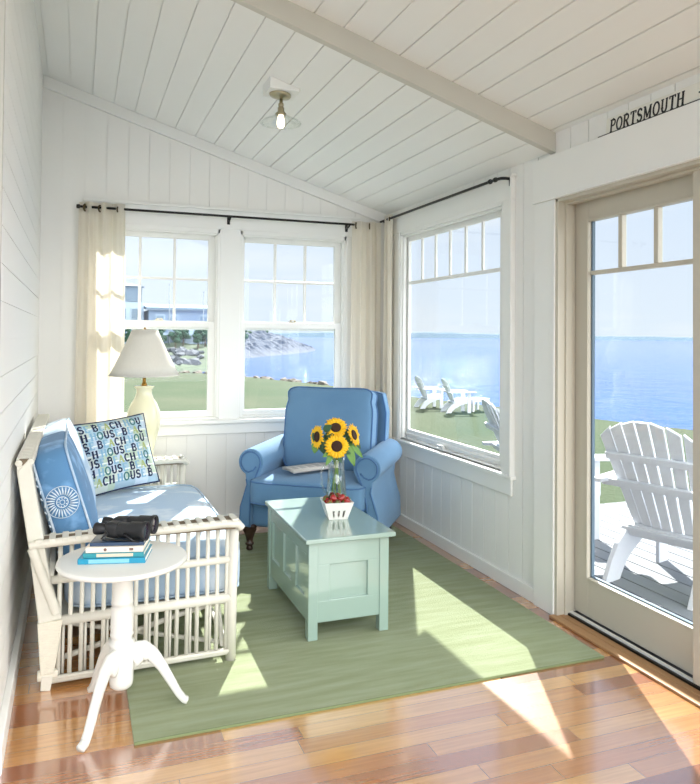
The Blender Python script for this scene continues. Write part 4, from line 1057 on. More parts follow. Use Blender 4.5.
for s in (-1, 1):
    pr = arm_prof(s); m = MB(); n = len(pr)
    ys = [0.012, 0.0, 0.30, 0.58, 0.60]
    def AP(i, j):
        x, z = pr[i]; y = ys[j]
        k = 0.985 if j in (0, 4) else 1.0
        cx, cz = s * 0.39, 0.42
        up = 0.018 * (y / 0.6) if z > 0.4 else 0
        return Vector((cx + (x - cx) * k, y, cz + (z - cz) * k + up))
    ordr = [0, 1, 2, 3, 4]; ys = [0.0, 0.012, 0.30, 0.60, 0.612]
    vs = [AP(i, j) for j in range(5) for i in range(n)]
    fs = [(j * n + i, j * n + (i + 1) % n, (j + 1) * n + (i + 1) % n, (j + 1) * n + i) for j in range(4) for i in range(n)]
    fs += [tuple(range(n)), tuple(4 * n + i for i in range(n))[::-1]]
    m.add(vs, fs)
    a_ = m.build('arm', CHAIRB, ac, smooth=True, bevel=0.006, angle=50)
    for p in a_.data.polygons: p.use_smooth = len(p.vertices) == 4
    pm = MB(); cx, cz = s * 0.374, 0.562
    line = [Vector((s * 0.379, -0.002, 0.155)), Vector((s * 0.375, -0.003, 0.34)), Vector((s * 0.345, -0.004, 0.46))]
    line += [Vector((cx + s * 0.066 * math.cos(math.radians(a)), -0.005, cz + 0.066 * math.sin(math.radians(a)))) for a in range(200, -61, -20)]
    sp_ = [Vector((cx + s * r * math.cos(math.radians(a)), -0.005, cz + r * math.sin(math.radians(a)))) for a, r in ((-80, .062), (-110, .054), (-145, .046), (170, .04), (130, .036), (90, .03))]
    pm.tube(line + sp_[:3], 0.005, 6)
    pm.tube([Vector((s * 0.446, -0.002, 0.155)), Vector((s * 0.440, -0.003, 0.28)), Vector((s * 0.418, -0.003, 0.35)), Vector((s * 0.397, -0.004, 0.42)), Vector((s * 0.402, -0.004, 0.455))], 0.004, 6)
    pm.build('piping', PIPING, a_, smooth=True)
m = MB()
def BK(u, v, f):
    # back frame: u across, v up, f = front/back
    x = (2 * u - 1); w_ = 0.325 + 0.03 * math.sin(min(1, v * 1.3) * PI / 2) - 0.03 * max(0, v - 0.85) / 0.15
    z = 0.17 + (0.985 - 0.17 - 0.02 * abs(x) ** 3 * 1.0) * v
    y0_ = 0.505 + 0.125 * v
    th = 0.115 - 0.03 * v
    wing = -0.055 * (abs(x) ** 6) * (1 if v > 0.45 else 0.3)
    return Vector((x * w_, y0_ + (wing if f == 0 else th - 0.02 * abs(x) ** 6), z))
nu, nv = 15, 14
vs = [BK(i / (nu - 1), j / (nv - 1), f) for f in (0, 1) for i in range(nu) for j in range(nv)]
fs = []
for f in (0, 1):
    for i in range(nu - 1):
        for j in range(nv - 1):
            o_ = f * nu * nv; fs.append((o_ + i * nv + j, o_ + (i + 1) * nv + j, o_ + (i + 1) * nv + j + 1, o_ + i * nv + j + 1))
for i in range(nu - 1):
    for j in (0, nv - 1): fs.append((i * nv + j, (i + 1) * nv + j, nu * nv + (i + 1) * nv + j, nu * nv + i * nv + j))
for j in range(nv - 1):
    for i in (0, nu - 1): fs.append((i * nv + j, i * nv + j + 1, nu * nv + i * nv + j + 1, nu * nv + i * nv + j))
m.add(vs, fs)
bf = m.build('back_frame', CHAIRB, ac, smooth=True, bevel=0.012, angle=50)
m = MB()
pts = [BK(0, j / 13, 0) + Vector((-0.002, -0.004, 0)) for j in range(4, 14)] + [BK(i / 14, 1, 0) + Vector((0, -0.004, 0.002)) for i in range(1, 15)] + [BK(1, j / 13, 0) + Vector((0.002, -0.004, 0)) for j in range(12, 3, -1)]
m.tube(pts, 0.0055, 6); m.build('piping', PIPING, bf, smooth=True)
m = MB(); m.softbox((0, 0.205, 0.385), 0.368, 0.285, 0.088, 9, (0.0, 0.02, 0.16), 14)
sc2 = m.build('seat_cushion', CHAIRB, ac, smooth=True)
m = MB()
for z in (0.452, 0.322): m.tube([Vector((0, 0.205, z)) + q for q in ring_pts(0.367, 0.287, 0, 9)], 0.005, 6, closed=True)
m.build('piping', PIPING, sc2, smooth=True)
# loose back cushion with little ears at its top corners
Rc = Matrix.Rotation(math.radians(-10), 3, 'X')
def ears(q):
    u, v = q.x / 0.305, q.z / 0.275
    k = 1.0 + 0.05 * (abs(u) ** 5) * max(0, v) ** 5
    pinch = 1.0 - 0.05 * math.exp(-((v - 0.66) / 0.13) ** 2) * abs(u) ** 4
    return Vector((0.99 * q.x * k * pinch, q.y, q.z * (1 + 0.05 * (abs(u) ** 6) * max(0, v)) + 0.004 * abs(u)))
cb = Vector((0, 0.452, 0.725))
m = MB()
R90 = Matrix.Rotation(PI / 2, 3, 'X')
m.softbox(cb, 0.305, 0.275, 0.085, 8, (0.0, 0.0, 0.28), 16, R=Rc, warp=lambda q: ears(Vector((q.x, q.z, q.y))))
bc2 = m.build('back_cushion', CHAIRB, ac, smooth=True)
m = MB()
for yy in (-0.064, 0.064): m.tube([cb + Rc @ ears(Vector((q.x, yy, q.y))) for q in ring_pts(0.304, 0.274, 0, 8, 96)], 0.0055, 6, closed=True)
m.build('piping', PIPING, bc2, smooth=True)
for x, y in ((-0.398, 0.050), (0.398, 0.050), (-0.37, 0.585), (0.37, 0.585)):
    m = MB(); m.lathe([(0.0, 0.0), (0.018, 0.0), (0.021, 0.008), (0.018, 0.02), (0.016, 0.028), (0.027, 0.034), (0.027, 0.044), (0.019, 0.05), (0.023, 0.075), (0.035, 0.108), (0.043, 0.125), (0.040, 0.137), (0.048, 0.146), (0.048, 0.165), (0.0, 0.166)], 24, (x, y, 0)); m.build('leg', DARKWOOD, ac, smooth=True)
# folded newspaper on the seat
PAPER = paint('newsprint', lin(200, 196, 190), 0.8, 0.10, 60, stretch=(1, 6, 1))
PAPERG = paint('printed_column', lin(168, 165, 161), 0.8, 0.3, 160)
Ra = Matrix.Rotation(AZ, 4, 'Z')
nl = Vector((1.356, 4.318, RZ)) + Ra @ Vector((-0.06, 0.20, 0.513))
npz = thing('newspaper', 'folded newspaper lying on the blue armchair seat', 'newspaper', nl, math.radians(14))
m = MB()
for k in range(7):
    z = k * 0.0028; sh_ = 0.004 * math.sin(k * 2.1)
    m.grid(lambda u, v, z=z, sh_=sh_: Vector((-0.16 + 0.32 * u + sh_, -0.075 + 0.15 * v, z + 0.006 * math.sin(PI * v) * (1 - 0.3 * u) + 0.004 * u)), 10, 6)
m.tube([(-0.16, -0.075, 0.008), (0.16, -0.075, 0.012)], 0.0095, 10, flat=0.7)
m.build('folded_sheets', PAPER, npz, smooth=True, solid=0.0012)
m = MB()
for i in range(5): m.grid(lambda u, v, i=i: Vector((-0.145 + i * 0.058 + 0.045 * u, -0.055 + 0.115 * v, 0.0178 + 0.006 * math.sin(PI * (0.13 + 0.77 * v)) * (1 - 0.3 * (0.05 + i * 0.18 + 0.14 * u)) + 0.004 * (0.05 + i * 0.18))), 3, 6)
m.build('printed_columns', PAPERG, npz, solid=0.0003)

# ------------------------------------------------------------------ curtain rods and curtains
cr1 = thing('curtain_rod', 'thin black curtain rod across the two back windows', 'curtain rod', (1.0, YB - 0.10, 2.248))
m = MB(); m.tube([(-1.005, 0, 0), (0.97, 0, 0)], 0.0085, 10); m.build('rod', BLACK, cr1, smooth=True)
m = MB(); m.lathe([(0, -0.014), (0.013, -0.012), (0.015, 0.0), (0.013, 0.010), (0.0, 0.012)], 16, (-1.008, 0, 0), Matrix.Rotation(PI / 2, 3, 'Y')); m.build('finial', BLACK, cr1, smooth=True)
for x in (-0.955, 0.015, 0.93):
    m = MB(); m.tube([(x, 0.0, -0.010), (x, 0.03, -0.022), (x, 0.078, -0.022)], 0.006, 8).box(x - 0.010, 0.068, -0.048, x + 0.010, 0.075, 0.004).tube([(x, -0.012, 0), (x, -0.008, -0.010), (x, 0, -0.0125), (x, 0.008, -0.010), (x, 0.012, 0)], 0.003, 6); m.build('bracket', BLACK, cr1, smooth=True)
m = MB(); m.lathe([(0, 0), (0.021, 0), (0.023, 0.006), (0.012, 0.010), (0, 0.010)], 20, (-0.972, -0.004, 0), Matrix.Rotation(PI / 2, 3, 'Y')); m.build('collar', BRONZE, cr1, smooth=True)
cr2 = thing('curtain_rod', 'thin black curtain rod over the picture window, bent back at its near end', 'curtain rod', (XR - 0.075, 4.3, 2.288))
m = MB(); m.tube([(0, 0.86, 0), (0, -0.80, 0), (0.004, -0.845, -0.002), (0.02, -0.862, -0.004), (0.062, -0.868, -0.006)], 0.0085, 10); m.tube([(0.048, -0.868, -0.006), (0.050, -0.868, -0.045)], 0.009, 8); m.build('rod', BLACK, cr2, smooth=True)
m = MB(); m.lathe([(0, -0.012), (0.012, -0.010), (0.014, 0.0), (0.012, 0.010), (0, 0.012)], 16, (0, -0.79, 0), Matrix.Rotation(PI / 2, 3, 'X')).lathe([(0, -0.006), (0.014, -0.005), (0.014, 0.006), (0, 0.006)], 16, (0, -0.735, 0), Matrix.Rotation(PI / 2, 3, 'X')); m.build('collar', BLACK, cr2, smooth=True)
m = MB(); m.tube([(0, 0.80, -0.01), (0.03, 0.80, -0.02), (0.062, 0.80, -0.02)], 0.006, 8).box(0.056, 0.79, -0.045, 0.063, 0.81, 0.005); m.build('bracket', BLACK, cr2, smooth=True)

def curtain(name, label, p0, p1, nrm, folds, amp, ztop, zbot, phase=0.0, spread=0.0):
    p0, p1, nrm = Vector(p0), Vector(p1), Vector(nrm)
    t_ = thing(name, label, 'curtain', ((p0 + p1) / 2).to_tuple()[:2] + (zbot,), 0, 'ivory sheer curtains')
    o = Vector(t_.location); m = MB()
    d = p1 - p0
    def F(u, v):
        z = ztop - (ztop - zbot) * v
        a = amp * (0.75 + 0.35 * v) * math.sin(2 * PI * folds * u + phase + 0.35 * math.sin(5 * v + 3 * u)) + amp * 0.25 * math.sin(2 * PI * folds * 2.3 * u + 1.3)
        uu = (u - 0.5) * (1 + spread * math.sin(min(1, v * 1.2) * PI / 2)) + 0.5
        q = p0 + d * uu + nrm * a; q.z = z
        return q - o
    m.grid(F, int(folds * 18) + 1, 30)
    c = m.build('cloth', CURT, t_, smooth=True, solid=0.0016)
    return t_, F
yr = YB - 0.10
c1, F1 = curtain('curtain', 'ivory sheer curtain hanging at the left window beside the left wall', (-0.005, yr, 0), (0.292, yr, 0), (0, 1, 0), 3.0, 0.026, 2.282, 0.012, 0.5, 0.06)
c2, F2 = curtain('curtain', 'ivory sheer curtain in the far corner on the back wall rod, behind the armchair', (1.955, yr, 0), (2.19, yr, 0), (0, 1, 0), 2.5, 0.022, 2.275, 0.012, 0.2, 0.06)
c3, F3 = curtain('curtain', 'ivory sheer curtain in the far corner on the picture window rod', (XR - 0.070, 5.085, 0), (XR - 0.070, 4.95, 0), (1, 0, 0), 2.0, 0.024, 2.318, 0.012, 0.6, 0.05)
for t_, F, ax, us, zz in ((c1, F1, 'Y', (0.13, 0.45, 0.85), 2.248), (c2, F2, 'Y', (0.12, 0.6), 2.248), (c3, F3, 'X', (0.2, 0.72), 2.288)):
    for u in us:
        vt = 0.015; q = F(u, vt); q.z = zz - 0.012
        g = MB(); R_ = Matrix.Rotation(math.radians(62), 3, 'Z') @ Matrix.Rotation(PI / 2, 3, 'X') if ax == 'Y' else Matrix.Rotation(math.radians(-28), 3, 'Z') @ Matrix.Rotation(PI / 2, 3, 'Y') 
        rr = 0.021
        cpos = Vector((q.x, 0 if ax == 'Y' else q.y, q.z + 0.006))
        if ax == 'Y': cpos.y = (yr - t_.location.y)
        else: cpos.x = (XR - 0.075) - t_.location.x
        pts = [cpos + R_ @ Vector((rr * math.cos(2 * PI * k / 20), rr * math.sin(2 * PI * k / 20), 0)) for k in range(20)]
        g.tube(pts, 0.0055, 8, closed=True); g.build('grommet', BRONZE, t_, smooth=True)
        # pts are local to the curtain: shift down by its base height
        for o in [bpy.data.objects[-1]] if False else []: pass
for t_ in (c1, c2, c3):
    for ch in kids(t_):
        if ch.name.startswith('grommet'): ch.location.z = -t_.location.z

# ------------------------------------------------------------------ ceiling light
px, py_ = 1.013, 3.765
clt = thing('ceiling_light', 'small nickel ceiling light with a bare glowing bulb and saucer shade of clear glass', 'ceiling light', (px, py_, zc(px)))
wd = 0.082
m = MB()
za = lambda x: -0.307 * x
m.hexa([(-wd, -wd, -0.036 - 0.0), (wd, -wd, za(wd) - 0.014), (wd, wd, za(wd) - 0.014), (-wd, wd, -0.036), (-wd, -wd, za(-wd) + 0.001), (wd, -wd, za(wd) + 0.001), (wd, wd, za(wd) + 0.001), (-wd, wd, za(-wd) + 0.001)])
m.build('mounting_block', CEILP, clt, bevel=0.002)
zb = -0.040
m = MB(); m.lathe([(0.0, zb + 0.004), (0.058, zb + 0.004), (0.060, zb - 0.004), (0.056, zb - 0.012), (0.030, zb - 0.020), (0.012, zb - 0.026), (0.0, zb - 0.026)], 32, (0, 0, 0), Matrix.Rotation(math.radians(7), 3, 'Y')); m.build('canopy', NICKEL, clt, smooth=True)
m = MB(); m.lathe([(0.0, zb - 0.02), (0.009, zb - 0.02), (0.009, zb - 0.045), (0.015, zb - 0.050), (0.015, zb - 0.062), (0.011, zb - 0.066), (0.018, zb - 0.072), (0.018, zb - 0.092), (0.030, zb - 0.104), (0.030, zb - 0.112), (0.0, zb - 0.112)], 24); m.build('socket', NICKEL, clt, smooth=True)
m = MB(); m.lathe([(0.024, zb - 0.106), (0.032, zb - 0.112), (0.065, zb - 0.128), (0.098, zb - 0.143), (0.112, zb - 0.156), (0.110, zb - 0.158), (0.096, zb - 0.147), (0.064, zb - 0.132), (0.031, zb - 0.116), (0.023, zb - 0.110)], 48); m.build('glass_shade', glass_mat('thin_shade_glass', (0.97, 0.98, 0.97, 1), 0.16, 0.03, 0.7), clt, smooth=True)
BULB = emit_mat('bulb_glow', (1.0, 0.82, 0.60, 1), 7.0)
m = MB(); m.lathe([(0.0, zb - 0.112), (0.014, zb - 0.112), (0.016, zb - 0.125), (0.020, zb - 0.145), (0.020, zb - 0.165), (0.015, zb - 0.178), (0.0, zb - 0.184)], 24); m.build('bulb', BULB, clt, smooth=True)

# ------------------------------------------------------------------ sign over the door
sg = thing('sign_board', 'long white sign board lettered PORTSMOUTH in black, on the ledge above the glazed door', 'sign', (XR - 0.018, 2.16, 2.325))
T = Matrix.Translation(-Vector(sg.location))
xb_ = XR - 0.018
m = MB(T); m.hexa([(xb_ - 0.006, 1.60, 2.3265), (xb_ + 0.006, 1.60, 2.3265), (xb_ + 0.006, 2.662, 2.3265), (xb_ - 0.006, 2.662, 2.3265), (xb_ + 0.002, 1.60, 2.404), (xb_ + 0.014, 1.60, 2.404), (xb_ + 0.014, 2.662, 2.404), (xb_ + 0.002, 2.662, 2.404)]); m.build('board', paint('sign_white', lin(236, 234, 224), 0.5, 0.03, 8), sg, bevel=0.0015)
def sf(a, b): return Vector((xb_ - 0.0062 + 0.008 * (b / 0.0775), 2.632 - a, 2.3265 + b)) - Vector(sg.location)
m = MB(); letters(m, 'PORTSMOUTH', 0.0, 0.007, 0.055, 0.0088, sf, gap=0.08, depth=(-0.002, 0, 0)); m.build('lettering', INK, sg)
m = MB()
for poly in ([(0.500, 0.030), (0.60, 0.030), (0.60, 0.036), (0.500, 0.036)], [(0.500, 0.033), (0.520, 0.022), (0.516, 0.033), (0.520, 0.044)]):
    m.prism([sf(a, b) for a, b in poly], (-0.002, 0, 0))
m.build('arrow', INK, sg)
m = MB(T); m.box(XR - 0.0345, 1.60, 2.3245, XR - 0.022, 2.700, 2.3285); m.build('edge_strip', INK, sg)
from mathutils import noise
# ------------------------------------------------------------------ outside: deck, lawn, shore, sea
def grass_mat():
    m, nt, out = new_mat('lawn_grass'); L = nt.links
    p = N(nt, 'ShaderNodeBsdfPrincipled'); tc = N(nt, 'ShaderNodeTexCoord')
    a = N(nt, 'ShaderNodeTexNoise'); a.inputs['Scale'].default_value = 0.22; a.inputs['Detail'].default_value = 5; L.new(tc.outputs['Object'], a.inputs['Vector'])
    b = N(nt, 'ShaderNodeTexNoise'); b.inputs['Scale'].default_value = 9; b.inputs['Detail'].default_value = 6; L.new(tc.outputs['Object'], b.inputs['Vector'])
    r = N(nt, 'ShaderNodeValToRGB'); e = r.color_ramp.elements; e[0].position = 0.3; e[0].color = lin(66, 84, 60); e[1].position = 0.75; e[1].color = lin(92, 96, 78)
    L.new(a.outputs['Fac'], r.inputs['Fac'])
    r2 = N(nt, 'ShaderNodeValToRGB'); r2.color_ramp.elements[0].color = (0.6, 0.66, 0.55, 1); r2.color_ramp.elements[1].color = (1.2, 1.2, 1.15, 1); L.new(b.outputs['Fac'], r2.inputs['Fac'])
    mx = N(nt, 'ShaderNodeMix', data_type='RGBA', blend_type='MULTIPLY'); mx.inputs['Factor'].default_value = 0.7; L.new(r.outputs['Color'], mx.inputs['A']); L.new(r2.outputs['Color'], mx.inputs['B'])
    L.new(mx.outputs['Result'], p.inputs['Base Color']); p.inputs['Roughness'].default_value = 0.95; p.inputs['Specular IOR Level'].default_value = 0.1
    bp = N(nt, 'ShaderNodeBump'); bp.inputs['Strength'].default_value = 0.6; bp.inputs['Distance'].default_value = 0.05; L.new(b.outputs['Fac'], bp.inputs['Height']); L.new(bp.outputs['Normal'], p.inputs['Normal'])
    L.new(p.outputs['BSDF'], out.inputs['Surface']); return m
def sea_mat():
    m, nt, out = new_mat('sea_water'); L = nt.links
    p = N(nt, 'ShaderNodeBsdfPrincipled'); tc = N(nt, 'ShaderNodeTexCoord')
    mp = N(nt, 'ShaderNodeMapping'); mp.inputs['Scale'].default_value = (1, 1, 1); L.new(tc.outputs['Object'], mp.inputs['Vector'])
    a = N(nt, 'ShaderNodeTexNoise'); a.inputs['Scale'].default_value = 0.35; a.inputs['Detail'].default_value = 8; a.inputs['Roughness'].default_value = 0.6; L.new(mp.outputs['Vector'], a.inputs['Vector'])
    bp = N(nt, 'ShaderNodeBump'); bp.inputs['Strength'].default_value = 0.7; bp.inputs['Distance'].default_value = 0.65; L.new(a.outputs['Fac'], bp.inputs['Height'])
    L.new(bp.outputs['Normal'], p.inputs['Normal'])
    c = N(nt, 'ShaderNodeTexNoise'); c.inputs['Scale'].default_value = 0.02; c.inputs['Detail'].default_value = 4; L.new(tc.outputs['Object'], c.inputs['Vector'])
    mx = N(nt, 'ShaderNodeMix', data_type='RGBA'); mx.inputs['A'].default_value = lin(36, 84, 170); mx.inputs['B'].default_value = lin(54, 104, 190); L.new(c.outputs['Fac'], mx.inputs['Factor'])
    L.new(mx.outputs['Result'], p.inputs['Base Color']); p.inputs['Roughness'].default_value = 0.07; p.inputs['IOR'].default_value = 1.33; p.inputs['Specular IOR Level'].default_value = 0.35
    L.new(p.outputs['BSDF'], out.inputs['Surface']); return m
GRASS, SEA = grass_mat(), sea_mat()
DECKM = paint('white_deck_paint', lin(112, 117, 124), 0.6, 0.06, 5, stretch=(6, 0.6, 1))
ADIR = paint('white_outdoor_paint', lin(216, 220, 227), 0.45, 0.03, 5)
ROCK = paint('grey_shore_rock', lin(92, 98, 106), 0.9, 0.3, 0.6, 0.8, 3)
ROCKB = paint('tan_shore_rock', lin(122, 114, 102), 0.9, 0.25, 2, 0.8, 6)
ZL, ZS, ZD = -0.90, -4.0, -0.12

# deck
dk = MB(); nb = 28; x0, x1, y0, y1 = XR + 0.135, 6.35, -0.5, 5.36
for k in range(nb):
    a = x0 + (x1 - x0) * k / nb; b = x0 + (x1 - x0) * (k + 1) / nb - 0.010
    dk.box(a, y0, ZD - 0.028, b, y1, ZD)
dk.box(x0, y1 - 0.03, ZD - 0.25, x1, y1, ZD - 0.028).box(x1 - 0.04, y0, ZD - 0.25, x1, y1 - 0.03, ZD - 0.028).box(x0, y0, ZD - 0.1, x1, y1 - 0.03, ZD - 0.05)
for y in (0.5, 2.9, 5.25):
    for x in (x0 + 0.2, x1 - 0.1): dk.box(x - 0.05, y - 0.05, ZL - 0.1, x + 0.05, y + 0.05, ZD - 0.03)
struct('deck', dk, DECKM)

# lawn: level by the house, its far edge runs along the bluff; a bank rises behind to the left
edge = [(-45, 50.5), (-10, 49), (3.5, 45.5), (6.8, 42.5), (8.8, 38), (10.8, 31.5), (11.8, 24.8), (13.0, 20.0), (14.0, 15.3), (16.5, 8), (20, 0), (22, -25)]
lw = MB(); back_ = [(-45, -25)]
poly = edge + back_
n = len(poly); vs = [Vector((x, y, ZL)) for x, y in poly] + [Vector((x, y, ZL - 0.6)) for x, y in poly]
lw.add(vs, [tuple(range(n))[::-1], tuple(range(n, 2 * n))] + [(i, (i + 1) % n, n + (i + 1) % n, n + i) for i in range(n)])
struct('lawn', lw, GRASS)
# bluff face from the lawn edge down to the water
bf_ = MB()
def bluff(u, v):
    i = u * (len(edge) - 1); k = min(int(i), len(edge) - 2); f = i - k
    x = edge[k][0] + (edge[k + 1][0] - edge[k][0]) * f; y = edge[k][1] + (edge[k + 1][1] - edge[k][1]) * f
    dx, dy = edge[k + 1][0] - edge[k][0], edge[k + 1][1] - edge[k][1]; l = math.hypot(dx, dy); nx, ny = -dy / l, dx / l
    r = math.sin(u * 133 + v * 9) * 0.3 + math.sin(u * 71) * 0.4
    return Vector((x + nx * (v * 5 + r * v), y + ny * (v * 5 + r * v), ZL - 0.02 + (ZS - 0.6 - ZL) * v))
bf_.grid(bluff, 90, 6); struct('shore_bank', bf_, ROCKB)
def stone(mb, c, r, rnd, flat=0.7):
    bm = bmesh.new(); bmesh.ops.create_icosphere(bm, subdivisions=1, radius=1)
    sx, sy, sz = r * rnd.uniform(.7, 1.3), r * rnd.uniform(.7, 1.3), r * rnd.uniform(.5, 1.0) * flat
    R_ = Euler((rnd.uniform(0, .5), rnd.uniform(0, .5), rnd.uniform(0, 6))).to_matrix()
    o = len(mb.v)
    for v in bm.verts:
        q = v.co * rnd.uniform(0.8, 1.12); mb.v.append(Vector(c) + R_ @ Vector((q.x * sx, q.y * sy, q.z * sz)))
    for f in bm.faces: mb.f.append([o + v.index for v in f.verts])
    bm.free()
rnd = random.Random(11)
rm = MB()
for i in range(150):
    u = rnd.uniform(0.14, 0.52); q = bluff(u, rnd.uniform(0, 0.05)); stone(rm, (q.x, q.y, ZL - 0.05 + rnd.uniform(-.12, .04)), rnd.uniform(.14, .34), rnd)
sr = rm.build('shore_rocks', ROCKB); tag(sr, 'low line of tan rocks along the far edge of the lawn', 'rocks', kind='stuff')
# sea bed level water
sm = MB(); sm.add([(-400, 15, ZS), (2600, -900, ZS), (2600, 4200, ZS), (-400, 4200, ZS)], [(0, 1, 2, 3)])
struct('sea', sm, SEA)

# far shore: low wooded land along the horizon
FAR = paint('hazed_far_woods', lin(46, 84, 106), 0.95, 0.12, 0.01, stretch=(1, 1, 3))  # bluish tone puts the distance haze into the colour of the land
fm = MB(); nA = 220
def far(u, v):
    az = math.radians(-6 + 82 * u); R_ = 1900 + 260 * v + 120 * math.sin(u * 7)
    h = 13 + 3.0 * math.sin(u * 17) + 1.6 * math.sin(u * 63 + 1) + 0.8 * math.sin(u * 211)
    h *= 0.65 + 0.35 * math.sin(u * 5.5 + 0.6)
    z = ZS - 0.2 + (h + 4) * math.sin(PI * min(1, v * 1.0)) ** 0.35 if 0 < v < 1 else ZS - 0.3
    return Vector((R_ * math.sin(az), R_ * math.cos(az), z))
fm.grid(far, nA, 7); struct('far_shore', fm, FAR, smooth=False)

# rocky headland across the cove
HEAD = paint('headland_rock', lin(78, 88, 104), 0.95, 0.35, 0.25, 1.0, 0.8)
hm = MB(); hrnd = random.Random(5)
def headl(u, v):
    x = 20 + 66 * u; y = 165 + 105 * u
    w = 26 * (1 - u ** 3) + 3
    crest = (6.4 - 0.4 * math.sin(u * 9)) * (1 - max(0, (u - 0.45) / 0.55) ** 1.4) + 0.2
    nx, ny = 0.845, -0.534
    s_ = 2 * v - 1
    prof = max(0.0, 1 - abs(s_) ** 1.5)
    q = Vector((x + nx * s_ * w * 0.55, y + ny * s_ * w * 0.55, 0))
    j = noise.fractal(q * 0.22, 0.9, 2.1, 4) * 1.0 + noise.noise(q * 0.9) * 0.5
    q.z = ZS - 0.5 + crest * prof + j * min(1, prof * 2)
    return q
hm.grid(headl, 170, 50)
hd = hm.build('rocky_headland', HEAD); tag(hd, 'grey rocky headland jutting into the cove beyond the middle window', 'headland', kind='structure')
SHRUB = paint('dark_shrub', lin(56, 82, 62), 0.9, 0.35, 0.7, 1.0, 2)
hs = MB()
for i in range(40):
    u = hrnd.uniform(.05, .5); q = headl(u, hrnd.uniform(.42, .6)); stone(hs, q + Vector((0, 0, -0.2)), hrnd.uniform(.8, 1.7), hrnd, 0.6)
tag(hs.build('headland_scrub', SHRUB), 'green scrub growing along the top of the rocky headland', 'scrub', kind='stuff')

# bank, boulders and bushes beyond the lawn on the left
BANK = paint('rough_bank', lin(62, 80, 54), 0.95, 0.3, 0.4, 0.9, 1.2)
bk_ = MB()
def bank(u, v):
    x = -40 + u * (40 + 0.200 * (47 + 40 * v)); y = 46.0 + 44 * v - (2.5 * u if v == 0 else 0)
    z = ZL - 0.15 + 1.35 * min(1, v * 1.25) + 0.12 * math.sin(u * 41 + v * 19) + 0.1 * math.sin(u * 87 - v * 33)
    if u > 0.97: z = ZS
    return Vector((x, y, z))
bk_.grid(bank, 60, 16); struct('bank_terrain', bk_, BANK)
bl_ = MB(); r2 = random.Random(21); bpts = []
for i in range(300):
    u = r2.uniform(.55, .955); v = r2.uniform(0.10, .5); q = bank(u, v); bpts.append(q); stone(bl_, q + Vector((0, 0, 0.02)), r2.uniform(.25, .75), r2)
tag(bl_.build('boulders', ROCK), 'jumble of grey boulders on the bank beyond the left window', 'boulders', kind='stuff')
sb = MB()
for i in range(1500):
    u = r2.uniform(.55, .95); v = r2.uniform(0.10, .5); q = bank(u, v)
    if min((q - w).length for w in bpts) > 1.25: stone(sb, q + Vector((0, 0, 0.05)), r2.uniform(.25, .5), r2, 0.6)
tag(sb.build('bank_scrub', SHRUB), 'low green scrub between the boulders on the bank', 'scrub', kind='stuff')

TREEC = paint('dark_spruce', lin(46, 84, 64), 0.9, 0.35, 1.5, 0.8, 4)
BARK = paint('tree_bark', lin(92, 78, 64), 0.9, 0.2, 6)
def bush(x, y, zb_, h, label, seed):
    t_ = thing('evergreen_tree', label, 'tree', (x, y, zb_), 0, 'evergreens in front of the far houses')
    rr = random.Random(seed); c = MB()
    for i in range(26):
        f = rr.random() ** 0.8; ra = h * 0.36 * (1 - f * 0.75); a = rr.uniform(0, 6.3)
        stone(c, (math.cos(a) * ra * rr.random(), math.sin(a) * ra * rr.random(), h * (0.22 + 0.74 * f)), h * 0.16 * (1.15 - f * 0.6), rr, 1.0)
    c.build('crown', TREEC, t_)
    k = MB(); k.tube([(0, 0, -0.4), (0, 0, h * 0.5)], [0.10, 0.05], 7); k.build('trunk', BARK, t_)
for i in range(11):
    x = 4.6 + i * 1.12; y = 73 + (i % 2) * 2.6
    bush(x, y, 0.20, 2.0 + 0.5 * ((i * 7) % 3) / 2, 'small dark evergreen standing in the row before the far grey house', 40 + i)

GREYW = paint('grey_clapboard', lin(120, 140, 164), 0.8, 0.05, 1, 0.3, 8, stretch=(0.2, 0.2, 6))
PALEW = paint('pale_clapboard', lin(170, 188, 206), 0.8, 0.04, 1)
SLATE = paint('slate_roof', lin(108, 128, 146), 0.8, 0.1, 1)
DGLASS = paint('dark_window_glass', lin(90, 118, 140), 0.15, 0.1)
hs1 = thing('house', 'long low grey house beyond the bank, seen through the left window', 'house', (11.2, 82, 0.2))
hs1.scale = (1, 1, 1.2); m = MB(); m.box(-3.9, 0, 0, 5.5, 7, 3.2); m.build('wall', GREYW, hs1)
m = MB(); m.hexa([(-4.2, -0.4, 3.2), (5.8, -0.4, 3.2), (5.8, 7.4, 3.6), (-4.2, 7.4, 3.6), (-4.2, -0.4, 3.42), (5.8, -0.4, 3.42), (5.8, 7.4, 4.0), (-4.2, 7.4, 4.0)]); m.build('roof', SLATE, hs1)
for i, x in enumerate((-3.2, -1.7, 1.6, 3.2)):
    f = MB(); f.box(x, -0.06, 1.3, x + 1.0, 0.02, 2.8); w_ = f.build('window', PALEW, hs1)
    g = MB(); g.box(x + 0.1, -0.09, 1.4, x + 0.9, -0.05, 2.7); g.build('pane', DGLASS, w_)
m = MB(); m.box(0.1, -0.06, 0.0, 1.0, 0.02, 2.2); m.build('door', PALEW, hs1)
m = MB(); m.box(-3.9, -1.6, 0.9, 1.4, -0.02, 1.05)
for i in range(12): m.box(-3.85 + i * 0.47, -1.6, 1.05, -3.78 + i * 0.47, -1.54, 1.9)
m.box(-3.9, -1.62, 1.9, 1.4, -1.52, 2.0); m.build('porch', PALEW, hs1)
hs2 = thing('house', 'taller pale blue house with a dark upper storey, beyond the left window', 'house', (4.3, 84, 0.2)); hs2.location.x = 4.0
m = MB(); m.box(-4.5, 0, 0, 2.9, 8, 4.8); m.build('wall', PALEW, hs2)
m = MB(); m.box(-4.6, -0.1, 4.8, 2.7, 8.1, 6.5); m.build('dark_upper_storey', SLATE, hs2)
